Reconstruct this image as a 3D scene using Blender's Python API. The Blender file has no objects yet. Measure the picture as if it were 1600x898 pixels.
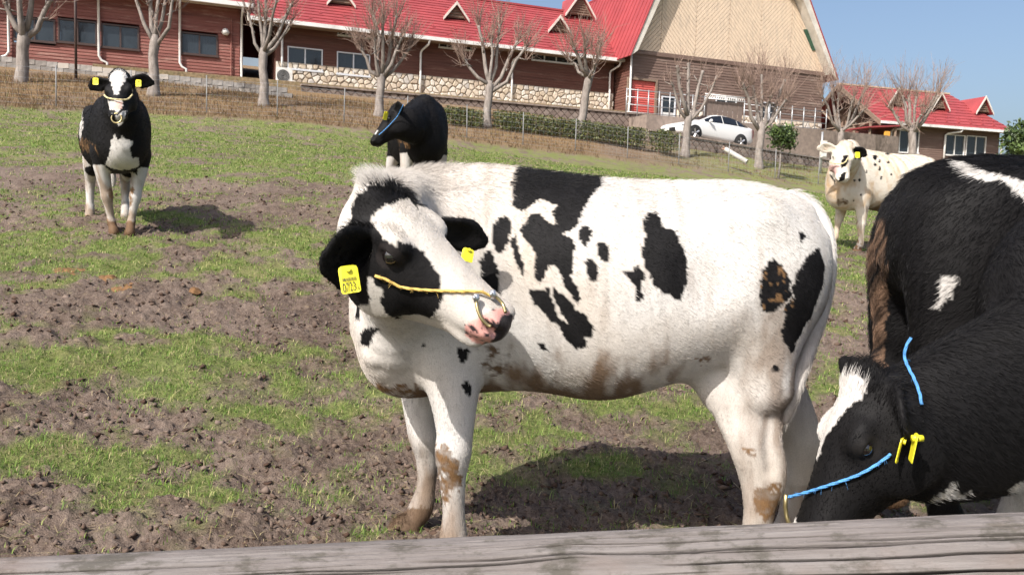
import bpy, bmesh, math, random
import numpy as np
from mathutils import Vector, Matrix

random.seed(7)
RNG = np.random.default_rng(11)
SC = bpy.context.scene
COL = SC.collection

# ------------------------------------------------------------------ camera
FPX, CAMH, PITCH, ROLL = 1300.0, 1.06, math.radians(4.4), math.radians(1.7)
cF = np.array([0, math.cos(PITCH), -math.sin(PITCH)])
_u0 = np.array([0, math.sin(PITCH), math.cos(PITCH)])
_r0 = np.array([1.0, 0, 0])
cR = _r0 * math.cos(ROLL) + _u0 * math.sin(ROLL)
cU = _u0 * math.cos(ROLL) - _r0 * math.sin(ROLL)
cO = np.array([0, 0, CAMH])
cam_data = bpy.data.cameras.new('camera')
cam_data.sensor_width = 36.0
cam_data.lens = FPX / 1600 * 36.0
cam_data.clip_start, cam_data.clip_end = 0.05, 9000
cam_data.dof.use_dof = True
cam_data.dof.focus_distance = 2.6
cam_data.dof.aperture_fstop = 15.0
cam = bpy.data.objects.new('camera', cam_data)
COL.objects.link(cam)
cam.matrix_world = Matrix(((cR[0], cU[0], -cF[0], cO[0]), (cR[1], cU[1], -cF[1], cO[1]), (cR[2], cU[2], -cF[2], cO[2]), (0, 0, 0, 1)))
SC.camera = cam

# ------------------------------------------------------------------ light
SUN_EL = math.radians(44.5)
SUN_H = np.array([-0.60, -0.80])           # horizontal direction towards the sun
world = bpy.data.worlds.new('World')
SC.world = world
world.use_nodes = True
wn = world.node_tree
sky = wn.nodes.new('ShaderNodeTexSky')
sky.sky_type = 'NISHITA'
sky.sun_disc = False
sky.sun_elevation = SUN_EL
sky.sun_rotation = math.atan2(SUN_H[0], SUN_H[1]) % (2 * math.pi)
sky.altitude = 0
sky.air_density, sky.dust_density, sky.ozone_density = 0.95, 4.5, 1.9
bg = wn.nodes['Background']
bg.inputs['Strength'].default_value = 0.14
wn.links.new(sky.outputs[0], bg.inputs['Color'])
sun_data = bpy.data.lights.new('sun', 'SUN')
sun_data.energy = 5.0
sun_data.angle = math.radians(0.53)
sun_data.color = (1.0, 0.955, 0.89)
sun = bpy.data.objects.new('sun', sun_data)
COL.objects.link(sun)
_s = Vector((SUN_H[0] * math.cos(SUN_EL), SUN_H[1] * math.cos(SUN_EL), math.sin(SUN_EL)))
sun.rotation_euler = _s.to_track_quat('Z', 'Y').to_euler()
SC.view_settings.view_transform = 'Standard'
SC.view_settings.look = 'None'
SC.view_settings.exposure = 0.40
SC.view_settings.gamma = 1.0
SC.cycles.use_denoising = True
SC.cycles.max_bounces = 6
SC.cycles.transparent_max_bounces = 12
SC.render.hair_type = 'STRAND'

# ------------------------------------------------------------------ places
def P(px, py, d):
    """world point seen at picture position (px, py), d metres in front of the lens"""
    return cO + d * (cF + cR * (px - 800) / FPX + cU * (449 - py) / FPX)
def project(V):
    q = V - cO
    d = q @ cF
    return 800 + FPX * (q @ cR) / d, 449 - FPX * (q @ cU) / d, d

# ------------------------------------------------------------------ noise (numpy)
def _hash(ix, iy, seed):
    h = (ix.astype(np.int64) * 374761393 + iy.astype(np.int64) * 668265263 + seed * 1442695041) & 0x7fffffff
    h = ((h ^ (h >> 13)) * 1274126177) & 0x7fffffff
    return ((h ^ (h >> 16)) & 0xffff) / 65535.0
def vnoise(x, y, seed=0):
    ix, iy = np.floor(x), np.floor(y)
    fx, fy = x - ix, y - iy
    fx, fy = fx * fx * (3 - 2 * fx), fy * fy * (3 - 2 * fy)
    a, b = _hash(ix, iy, seed), _hash(ix + 1, iy, seed)
    c, d = _hash(ix, iy + 1, seed), _hash(ix + 1, iy + 1, seed)
    return (a + (b - a) * fx) * (1 - fy) + (c + (d - c) * fx) * fy
def fbm(x, y, seed=0, octv=4, gain=0.5):
    s, a, t = 0.0, 1.0, 0.0
    for o in range(octv):
        s = s + a * vnoise(x * 2 ** o + 17.3 * o, y * 2 ** o - 9.1 * o, seed + o)
        t += a
        a *= gain
    return s / t
def worley(x, y, seed=0):
    ix, iy = np.floor(x), np.floor(y)
    best = np.full(x.shape, 9.0)
    for dx in (-1, 0, 1):
        for dy in (-1, 0, 1):
            cx, cy = ix + dx, iy + dy
            qx, qy = cx + _hash(cx, cy, seed), cy + _hash(cx, cy, seed + 5)
            best = np.minimum(best, (qx - x) ** 2 + (qy - y) ** 2)
    return np.sqrt(best)

# ------------------------------------------------------------------ nodes / materials
class NT:
    def __init__(s, name):
        s.m = bpy.data.materials.new(name)
        s.m.use_nodes = True
        s.t = s.m.node_tree
        s.b = s.t.nodes['Principled BSDF']
    def n(s, typ, ins=None, **kw):
        nd = s.t.nodes.new(typ)
        for k, v in kw.items():
            setattr(nd, k, v)
        for k, v in (ins or {}).items():
            s.put(nd.inputs[k], v)
        return nd
    def put(s, sock, v):
        if hasattr(v, 'outputs'):
            v = v.outputs[0]
        if hasattr(v, 'is_linked'):
            s.t.links.new(v, sock)
        else:
            sock.default_value = v
    def base(s, **kw):
        for k, v in kw.items():
            s.put(s.b.inputs[k.replace('_', ' ')], v)
        return s.m
    def coord(s, scale=(1, 1, 1), which='Object', rot=(0, 0, 0)):
        c = s.n('ShaderNodeTexCoord')
        mp = s.n('ShaderNodeMapping', {'Vector': c.outputs[which]})
        mp.inputs['Scale'].default_value = scale
        mp.inputs['Rotation'].default_value = rot
        return mp
    def noise(s, vec, scale=5, detail=4, rough=0.55, dist=0.0):
        return s.n('ShaderNodeTexNoise', {'Vector': vec, 'Scale': scale, 'Detail': detail, 'Roughness': rough, 'Distortion': dist})
    def ramp(s, fac, stops):
        r = s.n('ShaderNodeValToRGB', {'Fac': fac})
        e = r.color_ramp.elements
        while len(e) < len(stops):
            e.new(0.5)
        for i, (p, c) in enumerate(stops):
            e[i].position = p
            e[i].color = (c[0], c[1], c[2], 1) if not np.isscalar(c) else (c, c, c, 1)
        return r
    def mix(s, fac, a, b, mode='MIX'):
        m = s.n('ShaderNodeMix', data_type='RGBA', blend_type=mode)
        s.put(m.inputs[0], fac)
        for i, v in ((6, a), (7, b)):
            if isinstance(v, (tuple, list)) and len(v) == 3:
                v = (*v, 1)
            s.put(m.inputs[i], v)
        return m.outputs[2]
    def bump(s, h, strength=0.3, dist=0.01):
        return s.n('ShaderNodeBump', {'Height': h, 'Strength': strength, 'Distance': dist})
    def math(s, op, a, b=0.0):
        m = s.n('ShaderNodeMath', operation=op)
        s.put(m.inputs[0], a)
        s.put(m.inputs[1], b)
        return m.outputs[0]
def simple(name, col, rough=0.7, var=0.12, scale=6.0, metallic=0.0, bump=0.0, stretch=(1, 1, 1), dirt=None):
    """one colour with mottling, some dirt and fine relief"""
    t = NT(name)
    v = t.coord(stretch)
    n1 = t.noise(v, scale, 5)
    lo = tuple(max(c * (1 - 1.6 * var), 0) for c in col)
    hi = tuple(min(c * (1 + 1.2 * var), 1) for c in col)
    c = t.ramp(n1, [(0.3, lo), (0.7, hi)]).outputs[0]
    if dirt:
        n2 = t.noise(v, scale * 0.35, 6, 0.7)
        c = t.mix(t.ramp(n2, [(0.5, 0.0), (0.72, 0.75)]), c, dirt)
    t.base(Base_Color=c, Roughness=rough, Metallic=metallic)
    if bump:
        t.base(Normal=t.bump(t.noise(v, scale * 5, 4), bump, 0.01))
    return t.m

# ------------------------------------------------------------------ objects
def tag(o, label=None, cat=None, group=None, kind=None):
    for k, v in (('label', label), ('category', cat), ('group', group), ('kind', kind)):
        if v:
            o[k] = v
    return o
def link(o, parent=None):
    COL.objects.link(o)
    if parent is not None:
        o.parent = parent
    return o
def empty(name, loc, rz=0.0, label=None, cat=None, group=None):
    o = bpy.data.objects.new(name, None)
    o.empty_display_size = 0.1
    link(o)
    o.location = [float(c) for c in loc]
    o.rotation_euler = (0, 0, rz)
    return tag(o, label, cat, group)
def mesh_np(name, V, Fs, mat=None, smooth=False):
    """V (n,3); Fs: list of index arrays (m,k)"""
    me = bpy.data.meshes.new(name)
    V = np.asarray(V, np.float32)
    me.vertices.add(len(V))
    me.vertices.foreach_set('co', V.ravel())
    Fs = [np.asarray(f, np.int32) for f in Fs if len(f)]
    loops = np.concatenate([f.ravel() for f in Fs])
    tot = np.concatenate([np.full(len(f), f.shape[1], np.int32) for f in Fs])
    me.loops.add(len(loops))
    me.loops.foreach_set('vertex_index', loops)
    me.polygons.add(len(tot))
    me.polygons.foreach_set('loop_start', np.concatenate([[0], np.cumsum(tot)[:-1]]).astype(np.int32))
    me.polygons.foreach_set('loop_total', tot)
    me.update(calc_edges=True)
    me.validate()
    if smooth:
        me.polygons.foreach_set('use_smooth', np.ones(len(tot), bool))
    if mat:
        me.materials.append(mat)
    return me
class MB:
    """collects boxes, prisms and tubes for ONE mesh object"""
    def __init__(s):
        s.v, s.f = [], []
    def add(s, V, F):
        o = len(s.v)
        s.v += [tuple(float(c) for c in p) for p in V]
        s.f += [tuple(i + o for i in f) for f in F]
        return s
    def box(s, x0, x1, y0, y1, z0, z1):
        V = [(x, y, z) for z in (z0, z1) for y in (y0, y1) for x in (x0, x1)]
        return s.add(V, [(0, 2, 3, 1), (4, 5, 7, 6), (0, 1, 5, 4), (2, 6, 7, 3), (0, 4, 6, 2), (1, 3, 7, 5)])
    def prism(s, poly, y0, y1):
        """polygon in x,z (counter-clockwise seen from -y) extruded along y"""
        n = len(poly)
        V = [(x, y0, z) for x, z in poly] + [(x, y1, z) for x, z in poly]
        F = [tuple(range(n)), tuple(range(2 * n - 1, n - 1, -1))]
        F += [((i + 1) % n, i, i + n, (i + 1) % n + n) for i in range(n)]
        return s.add(V, F)
    def tube(s, pts, r, n=8, cap=True):
        pts = [np.asarray(p, float) for p in pts]
        rs = [r] * len(pts) if np.isscalar(r) else r
        o, up = len(s.v), None
        for i, p in enumerate(pts):
            t = pts[min(i + 1, len(pts) - 1)] - pts[max(i - 1, 0)]
            t = t / (np.linalg.norm(t) + 1e-9)
            if up is None:
                up = np.array([0, 0, 1.0]) if abs(t[2]) < 0.9 else np.array([1.0, 0, 0])
            a = np.cross(up, t); a /= np.linalg.norm(a) + 1e-9
            b = np.cross(t, a)
            up = b
            for k in range(n):
                w = 2 * math.pi * k / n
                s.v.append(tuple(p + rs[i] * (math.cos(w) * a + math.sin(w) * b)))
        for i in range(len(pts) - 1):
            for k in range(n):
                k2 = (k + 1) % n
                s.f.append((o + i * n + k, o + i * n + k2, o + (i + 1) * n + k2, o + (i + 1) * n + k))
        if cap:
            s.f.append(tuple(o + k for k in range(n - 1, -1, -1)))
            s.f.append(tuple(o + (len(pts) - 1) * n + k for k in range(n)))
        return s
    def mesh(s, name, mat=None, smooth=False):
        me = bpy.data.meshes.new(name)
        me.from_pydata(s.v, [], s.f)
        if mat:
            me.materials.append(mat)
        if smooth:
            me.polygons.foreach_set('use_smooth', np.ones(len(me.polygons), bool))
        return me
    def build(s, name, mat=None, parent=None, smooth=False):
        return link(bpy.data.objects.new(name, s.mesh(name, mat, smooth)), parent)
def clip(poly, nx, nz, c):
    """keep the part of a polygon where nx*x+nz*z <= c"""
    out = []
    for i in range(len(poly)):
        a, b = poly[i], poly[(i + 1) % len(poly)]
        da, db = nx * a[0] + nz * a[1] - c, nx * b[0] + nz * b[1] - c
        if da <= 0:
            out.append(a)
        if da * db < 0:
            t = da / (da - db)
            out.append((a[0] + t * (b[0] - a[0]), a[1] + t * (b[1] - a[1])))
    return out
def shrink(poly, g):
    c = poly
    n = len(poly)
    for i in range(n):
        a, b = poly[i], poly[(i + 1) % n]
        ex, ez = b[0] - a[0], b[1] - a[1]
        L = math.hypot(ex, ez)
        if L < 1e-6:
            continue
        nx, nz = ez / L, -ex / L
        c = clip(c, nx, nz, nx * a[0] + nz * a[1] - g)
        if len(c) < 3:
            return []
    return c
# ================================================================== ground
PSI = math.radians(22)
UAX = np.array([math.cos(PSI), math.sin(PSI), 0]); VAX = np.array([-math.sin(PSI), math.cos(PSI), 0])
_fd = lambda px: 24.0 + (px - 88) * 0.0082               # the wire fence runs slightly away to the right
_gp = [(715, 884, 2.6), (1190, 920, 2.58), (635, 838, 2.95), (1255, 850, 3.0), (195, 366, 7.2), (140, 346, 7.9), (650, 343, 8.5), (1325, 386, 10.4),
       (800, 268, 17), (300, 235, 15), (1290, 300, 27), (1450, 330, 30), (1700, 340, 32)]
_gp += [(x, y, _fd(x)) for x, y in ((-150, 150), (88, 167), (323, 178), (433, 184), (537, 194), (730, 217), (818, 228), (982, 249), (1141, 270), (1215, 281))]
_gp += [(x, y, _fd(x) + 2.6) for x, y in ((35, 139), (240, 148), (412, 166), (592, 181), (760, 198), (905, 214), (1070, 244), (1185, 262))]
_gx = np.array([P(*g) for g in _gp])
_gx = np.vstack([_gx, [(-4, -1, 0.28), (4, -1, -0.2), (0, 0.5, -0.04), (-3, 2.6, 0.2), (3, 2.6, -0.15), (-9, 6, 0.9), (8, 6, -0.05), (-30, 15, 4.0), (25, 18, 0.6)]])
def _tps(r2):
    return 0.5 * r2 * np.log(r2 + 1e-6)
_K = _tps(((_gx[:, None, :2] - _gx[None, :, :2]) ** 2).sum(-1)) + np.eye(len(_gx)) * 0.6
_Q = np.c_[np.ones(len(_gx)), _gx[:, :2]]
_A = np.block([[_K, _Q], [_Q.T, np.zeros((3, 3))]])
_w = np.linalg.solve(_A, np.r_[_gx[:, 2], 0, 0, 0])
def G0(x, y):
    """smooth lie of the land"""
    x, y = np.asarray(x, float), np.asarray(y, float)
    s = _w[-3] + _w[-2] * x + _w[-1] * y
    for i in range(len(_gx)):
        s = s + _w[i] * _tps((x - _gx[i, 0]) ** 2 + (y - _gx[i, 1]) ** 2)
    return s
def ground_at(px, py):
    """where the sight line through (px, py) meets the field"""
    v = cF + cR * (px - 800) / FPX + cU * (449 - py) / FPX
    lo, t = 1.0, 1.0
    for t in np.geomspace(1.2, 60, 500):
        q = cO + v * t
        if q[2] < G0(q[0], q[1]):
            break
        lo = t
    for _ in range(20):
        m = 0.5 * (lo + t)
        q = cO + v * m
        if q[2] < G0(q[0], q[1]): t = m
        else: lo = m
    return cO + v * t
# turf patches (centre, radii in metres) read off the lie of the field
_patch = []
for px, py, rx, rz, w in ((120, 575, 150, 36, .55), (420, 545, 190, 40, .5), (560, 610, 110, 40, .35), (60, 700, 130, 25, .3), (420, 640, 70, 25, .35), (250, 770, 120, 28, .25),
                          (120, 830, 170, 25, .4), (540, 730, 120, 60, .12), (900, 625, 200, 26, .45), (1310, 520, 80, 90, .15), (1300, 590, 60, 30, .35), (1050, 815, 110, 18, .3),
                          (300, 400, 330, 26, .35), (60, 440, 160, 26, .3), (450, 355, 120, 25, .3), (130, 300, 180, 30, .1), (330, 440, 120, 12, .2), (40, 360, 120, 40, .22),
                          (300, 485, 460, 26, -.55), (480, 300, 200, 18, -.3), (100, 270, 170, 22, -.4), (1330, 430, 60, 60, -.1), (350, 700, 300, 30, -.12), (870, 740, 160, 70, .08)):
    c = ground_at(px, py)
    d = project(c)[2]
    q = ground_at(px, max(py - rz, 180))
    _patch.append((c[0], c[1], rx / FPX * d, max(0.12, math.hypot(*(q - c)[:2])), w))
def green(x, y):
    """how much turf grows here, 0..1"""
    d = np.sqrt(x * x + y * y)
    m = 0.345 + 0.42 * np.clip((d - 7.5) / 6.0, 0, 1)
    wx = x + .5 * (fbm(x * 1.3, y * 1.3, 101, 3) - .5)
    wy = y + .5 * (fbm(x * 1.3, y * 1.3, 131, 3) - .5)
    for cx, cy, rx, ry, w in _patch:
        m = m + w * np.exp(-((wx - cx) / rx) ** 2 - ((wy - cy) / ry) ** 2)
    n = fbm(x * 1.6, y * 1.6, 31, 3) * .42 + fbm(x * 6.0, y * 6.0, 57, 3) * .58
    g = np.clip((n - 0.52) * 5.2 + (m - 0.40) * 2.1 + 0.30, 0, 1)
    bank = np.clip((y - (_fd(800 + x / np.maximum(y, 1) * FPX) - 0.6)) / 1.2, 0, 1)   # dry grass on the bank behind the fence
    far_r = np.clip((x - 4) / 5, 0, 1)
    return np.clip(g + bank * far_r * .35, 0, 1) * (1 - bank * (0.85 - 0.8 * far_r))
def clods(x, y, amp=1.0):
    """hoof-trodden relief: hollows, lumps and crumbs"""
    a = np.clip(fbm(x * 0.9, y * 0.9, 3, 3), 0, 1)
    wx, wy = x + .05 * (vnoise(x * 14, y * 14, 6) - .5), y + .05 * (vnoise(x * 14, y * 14, 7) - .5)
    h = (fbm(x * 2.2, y * 2.2, 5, 3) - 0.5) * 0.10
    w1, w2, w3 = worley(wx * 6.5, wy * 6.5, 8), worley(wx * 17 + 3, wy * 17, 9), worley(wx * 40, wy * 40 + 5, 12)
    h = h + (0.45 - w1) * 0.055 * (0.3 + a) + (0.45 - w2) * 0.036 * (0.25 + a) + (0.45 - w3) * 0.02
    h = h + (fbm(x * 75, y * 75, 18, 2) - .5) * .014
    return h * amp
def G(x, y):
    x, y = np.asarray(x, float), np.asarray(y, float)
    g = green(x, y)
    return G0(x, y) + clods(x, y, 1.0) * (1 - 0.45 * g)
def material_ground():
    t = NT('field_soil_and_turf')
    c = t.coord()
    n1, n2, n3 = t.noise(c, 0.9, 6, 0.6), t.noise(c, 7, 6, 0.65), t.noise(c, 45, 5, 0.7)
    soil = t.ramp(t.math('ADD', t.math('MULTIPLY', n1, 0.45), t.math('MULTIPLY', n2, 0.55)),
                  [(0.37, (0.045, 0.027, 0.02)), (0.46, (0.135, 0.096, 0.075)), (0.58, (0.27, 0.208, 0.17))])
    soil = t.mix(0.55, soil, t.ramp(n3, [(0.3, (0.06, 0.038, 0.029)), (0.7, (0.32, 0.25, 0.205))]).outputs[0])
    straw = t.noise(t.coord((30, 30, 30)), 1.0, 3)
    soil = t.mix(t.ramp(straw, [(0.62, 0.0), (0.7, 0.55)]), soil, (0.36, 0.28, 0.17))
    n4, n5 = t.noise(c, 2.5, 5), t.noise(c, 30, 4, 0.7)
    turf = t.ramp(n5, [(0.3, (0.08, 0.12, 0.025)), (0.55, (0.19, 0.25, 0.055)), (0.75, (0.32, 0.31, 0.13))])
    turf = t.mix(t.ramp(n4, [(0.5, 0.0), (0.7, 0.6)]), turf, (0.27, 0.22, 0.11))
    a = t.n('ShaderNodeAttribute', attribute_name='turf')
    dry = t.n('ShaderNodeAttribute', attribute_name='dry')
    col = t.mix(t.math('MULTIPLY', t.math('MULTIPLY', a.outputs['Fac'], a.outputs['Fac']), 0.72), soil, turf)
    col = t.mix(dry.outputs['Fac'], col, t.ramp(n5, [(0.3, (0.12, 0.07, 0.035)), (0.6, (0.27, 0.185, 0.1)), (0.8, (0.38, 0.29, 0.17))]).outputs[0])
    t.base(Base_Color=col, Roughness=0.95, Specular_IOR_Level=0.12)
    t.base(Normal=t.bump(t.math('ADD', n3, t.math('MULTIPLY', t.noise(c, 160, 4, 0.7), 0.6)), 0.9, 0.03))
    return t.m
def build_ground():
    nc = 690
    ang = np.linspace(math.radians(-58), math.radians(58), nc)
    ang = ang * (.55 + .45 * (ang / ang[-1]) ** 2)                 # finer where the field lies in front
    near = np.concatenate([np.linspace(0.25, 1.2, 16)[:-1], np.geomspace(1.2, 10.0, 480)[:-1], np.geomspace(10, 55.0, 150)])
    R, A = np.meshgrid(near, ang, indexing='ij')
    X, Y = R * np.sin(A), R * np.cos(A) - 0.15
    z0, g = G0(X, Y), green(X, Y)
    Z = z0 + clods(X, Y) * (1 - 0.45 * g) * np.clip(1.3 - R / 26, 0.15, 1)
    n0, n1 = R.shape
    V = np.c_[X.ravel(), Y.ravel(), Z.ravel()]
    i = np.arange(n0 * n1).reshape(n0, n1)
    Fq = np.c_[i[:-1, :-1].ravel(), i[:-1, 1:].ravel(), i[1:, 1:].ravel(), i[1:, :-1].ravel()][:, ::-1]
    me = mesh_np('field', V, [Fq], material_ground(), True)
    bank = np.clip((Y - (_fd(800 + X / np.maximum(Y, 1) * FPX) - 0.8)) / 1.4, 0, 1)
    for nm, val in (('turf', g), ('dry', bank * np.clip(0.95 - 0.85 * np.clip((X - 2) / 5, 0, 1), 0, 1) * np.clip(fbm(X * .8, Y * .8, 77) * 2, 0, 1))):
        at = me.attributes.new(nm, 'FLOAT', 'POINT')
        at.data.foreach_set('value', val.ravel().astype(np.float32))
    tag(link(bpy.data.objects.new('ground', me)), kind='structure')
    # the land that goes on beyond the farm, down to the far plain
    far = MB()
    rings = [(-0.9, 9), (1.2, 50), (0.5, 70), (-12, 160), (-60, 700), (-90, 6000)]
    n = 48
    V = [(r * math.cos(2 * math.pi * k / n), r * math.sin(2 * math.pi * k / n), z) for z, r in rings for k in range(n)]
    Fl = [(j * n + k, (j + 1) * n + k, (j + 1) * n + (k + 1) % n, j * n + (k + 1) % n) for j in range(len(rings) - 1) for k in range(n)]
    far.add(V, [f[::-1] for f in Fl]).add(V[:n], [tuple(range(n))])
    tag(far.build('far_ground', simple('far_land', (0.09, 0.12, 0.06), 0.9, 0.3, 0.02)), kind='structure')
build_ground()
# ================================================================== buildings
def siding(name, cols, pitch=0.12, worn=0.4):
    """weathered painted boards: colour varies board by board, paint worn off in streaks"""
    t = NT(name)
    c = t.coord()
    sep = t.n('ShaderNodeSeparateXYZ', {'Vector': c})
    row = t.math('FLOOR', t.math('DIVIDE', sep.outputs[2], pitch))
    rx = t.n('ShaderNodeCombineXYZ', {'X': t.math('MULTIPLY', sep.outputs[0], 0.16), 'Y': t.math('MULTIPLY', row, 3.7), 'Z': 0.0})
    nb = t.noise(rx, 1.0, 2)
    gr = t.noise(t.coord((1.2, 1.2, 28)), 1.0, 6, 0.7)
    wr = t.noise(t.coord((0.5, 0.5, 5)), 1.0, 7, 0.75)
    col = t.ramp(nb, [(0.3, cols[0]), (0.5, cols[1]), (0.7, cols[2])]).outputs[0]
    col = t.mix(0.45, col, t.ramp(gr, [(0.3, cols[0]), (0.7, cols[2])]).outputs[0])
    col = t.mix(t.ramp(wr, [(0.53, 0.0), (0.64, worn)]), col, cols[3])
    t.base(Base_Color=col, Roughness=0.8, Normal=t.bump(gr, 0.3, 0.01))
    return t.m
M_RED = siding('red_brown_boards', [(0.12, 0.042, 0.034), (0.22, 0.072, 0.058), (0.29, 0.112, 0.09), (0.42, 0.27, 0.22)], 0.13, 0.65)
M_BROWN = siding('dark_brown_boards', [(0.075, 0.03, 0.022), (0.12, 0.045, 0.032), (0.17, 0.07, 0.05), (0.24, 0.16, 0.12)], 0.13, 0.4)
M_BARN = siding('weathered_barn_boards', [(0.095, 0.057, 0.046), (0.15, 0.094, 0.075), (0.20, 0.135, 0.108), (0.34, 0.265, 0.22)], 0.14, 0.55)
M_BEIGE = simple('beige_gable_boards', (0.64, 0.50, 0.375), 0.75, 0.07, 3.0, dirt=(0.42, 0.34, 0.27), stretch=(3, 1, 1))
M_ROOF = simple('red_metal_roof', (0.30, 0.052, 0.055), 0.55, 0.12, 1.2, dirt=(0.25, 0.045, 0.045))
M_ROOF2 = simple('red_standing_seam_roof', (0.31, 0.052, 0.056), 0.5, 0.1, 0.8, dirt=(0.27, 0.045, 0.05))
M_WHITE = simple('white_painted_metal', (0.72, 0.71, 0.69), 0.45, 0.06, 4, dirt=(0.45, 0.43, 0.40))
M_TRIM = simple('weathered_white_trim', (0.62, 0.58, 0.52), 0.7, 0.1, 3, dirt=(0.38, 0.33, 0.28))
M_CONC = simple('pale_concrete', (0.42, 0.38, 0.34), 0.9, 0.12, 1.5, bump=0.2, dirt=(0.25, 0.22, 0.19))
M_TIMBER = simple('bare_timber', (0.21, 0.15, 0.11), 0.85, 0.2, 3, stretch=(1, 1, 6))
M_DARKFR = simple('dark_window_frame', (0.06, 0.035, 0.03), 0.5)
M_ALU = simple('pale_aluminium', (0.62, 0.64, 0.68), 0.4, 0.05, 3)
M_GALV = simple('galvanised_steel', (0.42, 0.43, 0.44), 0.45, 0.1, 8, metallic=0.6)
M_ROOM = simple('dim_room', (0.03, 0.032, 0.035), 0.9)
M_CURT = simple('white_curtain', (0.62, 0.6, 0.6), 0.9, 0.1, 30, stretch=(8, 1, 0.2))
M_DOOR = simple('red_roller_door', (0.52, 0.10, 0.085), 0.55, 0.06, 2)
M_STONES = [simple('pale_field_stone_%s' % n, c, 0.9, 0.15, 7, bump=0.4) for n, c in
            (('cream', (0.60, 0.51, 0.41)), ('buff', (0.52, 0.43, 0.33)), ('light', (0.66, 0.60, 0.52)), ('tan', (0.45, 0.36, 0.28)), ('grey', (0.50, 0.46, 0.42)))]
M_MORT = simple('stone_mortar', (0.27, 0.22, 0.17), 0.95)
def _glass():
    t = NT('window_glass')
    return t.base(Base_Color=(0.035, 0.045, 0.055, 1), Roughness=0.06, Specular_IOR_Level=0.9, Alpha=0.72)
M_GLASS = _glass()

class Frame:
    """a building's own axes: x along its front, y going in, z up"""
    def __init__(s, px, d, zpt, psi=PSI):
        s.u = np.array([math.cos(psi), math.sin(psi), 0]); s.v = np.array([-math.sin(psi), math.cos(psi), 0])
        s.psi = psi
        o = P(px, 200, d)
        s.o = np.array([o[0], o[1], 0.0])
        s.o[2] = 0.0
        s.o[2] = s.at(*zpt)[1]
    def at(s, px, py, yo=0.0):
        w = cF + cR * (px - 800) / FPX + cU * (449 - py) / FPX
        t = ((s.o - cO) @ s.v + yo) / (w @ s.v)
        q = cO + w * t - s.o
        return q @ s.u, q[2]
    def root(s, name, label, cat, group=None):
        return empty(name, s.o, s.psi, label, cat, group)
def clap(x0, x1, z0, z1, y=0.0, pitch=0.13, dep=0.022, holes=()):
    """clapboard wall in the x-z plane, facing -y: every board leans out at its foot; boards stop at window holes"""
    m = MB()
    n = max(1, int(round((z1 - z0) / pitch)))
    p = (z1 - z0) / n
    for i in range(n):
        a, b = z0 + i * p, z0 + (i + 1) * p
        cuts = [(x0, x1)]
        for hx0, hx1, hz0, hz1 in holes:
            if hz0 < b - 0.02 and hz1 > a + 0.02:
                nx = []
                for c0, c1 in cuts:
                    if hx1 <= c0 or hx0 >= c1:
                        nx.append((c0, c1)); continue
                    if hx0 > c0: nx.append((c0, hx0))
                    if hx1 < c1: nx.append((hx1, c1))
                cuts = nx
        for c0, c1 in cuts:
            V = [(c0, y - dep, a), (c1, y - dep, a), (c1, y, b), (c0, y, b), (c0, y + 0.05, a), (c1, y + 0.05, a), (c1, y + 0.05, b), (c0, y + 0.05, b)]
            m.add(V, [(0, 1, 2, 3), (1, 0, 4, 5), (2, 1, 5, 6), (0, 3, 7, 4), (3, 2, 6, 7)])
    return m
def window(root, x0, x1, z0, z1, frame, nsash=2, y=0.0, curtain=None, fw=0.05):
    """frame with its panes, sill and the dim room behind"""
    m = MB()
    m.box(x0 - fw, x0, y - .05, y + .06, z0 - fw, z1 + fw).box(x1, x1 + fw, y - .05, y + .06, z0 - fw, z1 + fw)
    m.box(x0, x1, y - .048, y + .058, z1, z1 + fw)
    for k in range(1, nsash):
        xm = x0 + (x1 - x0) * k / nsash
        m.box(xm - .03, xm + .03, y - .03, y + .05, z0, z1)
    w = m.build('window', frame, root)
    MB().box(x0 - fw - .03, x1 + fw + .03, y - .09, y + .055, z0 - fw - .03, z0).build('sill', frame, w)
    for k in range(nsash):
        a = x0 + (x1 - x0) * k / nsash + .031 * (k > 0)
        b = x0 + (x1 - x0) * (k + 1) / nsash - .031 * (k < nsash - 1)
        MB().box(a + .002, b - .002, y + .012 + .008 * (k % 2), y + .018 + .008 * (k % 2), z0 + .002, z1 - .002).build('pane', M_GLASS, w)
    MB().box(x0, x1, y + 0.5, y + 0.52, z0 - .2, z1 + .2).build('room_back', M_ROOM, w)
    if curtain:
        c = MB()
        n = 26
        for k in range(n):
            a, b = x0 + (x1 - x0) * k / n, x0 + (x1 - x0) * (k + 1) / n
            ya, yb = y + .12 + .02 * (k % 2), y + .12 + .02 * ((k + 1) % 2)
            c.add([(a, ya, z0), (b, yb, z0), (b, yb, z1), (a, ya, z1)], [(0, 1, 2, 3)])
        c.build('curtain', M_CURT, w)
    return (x0 - fw, x1 + fw, z0 - fw, z1 + fw)
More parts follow.
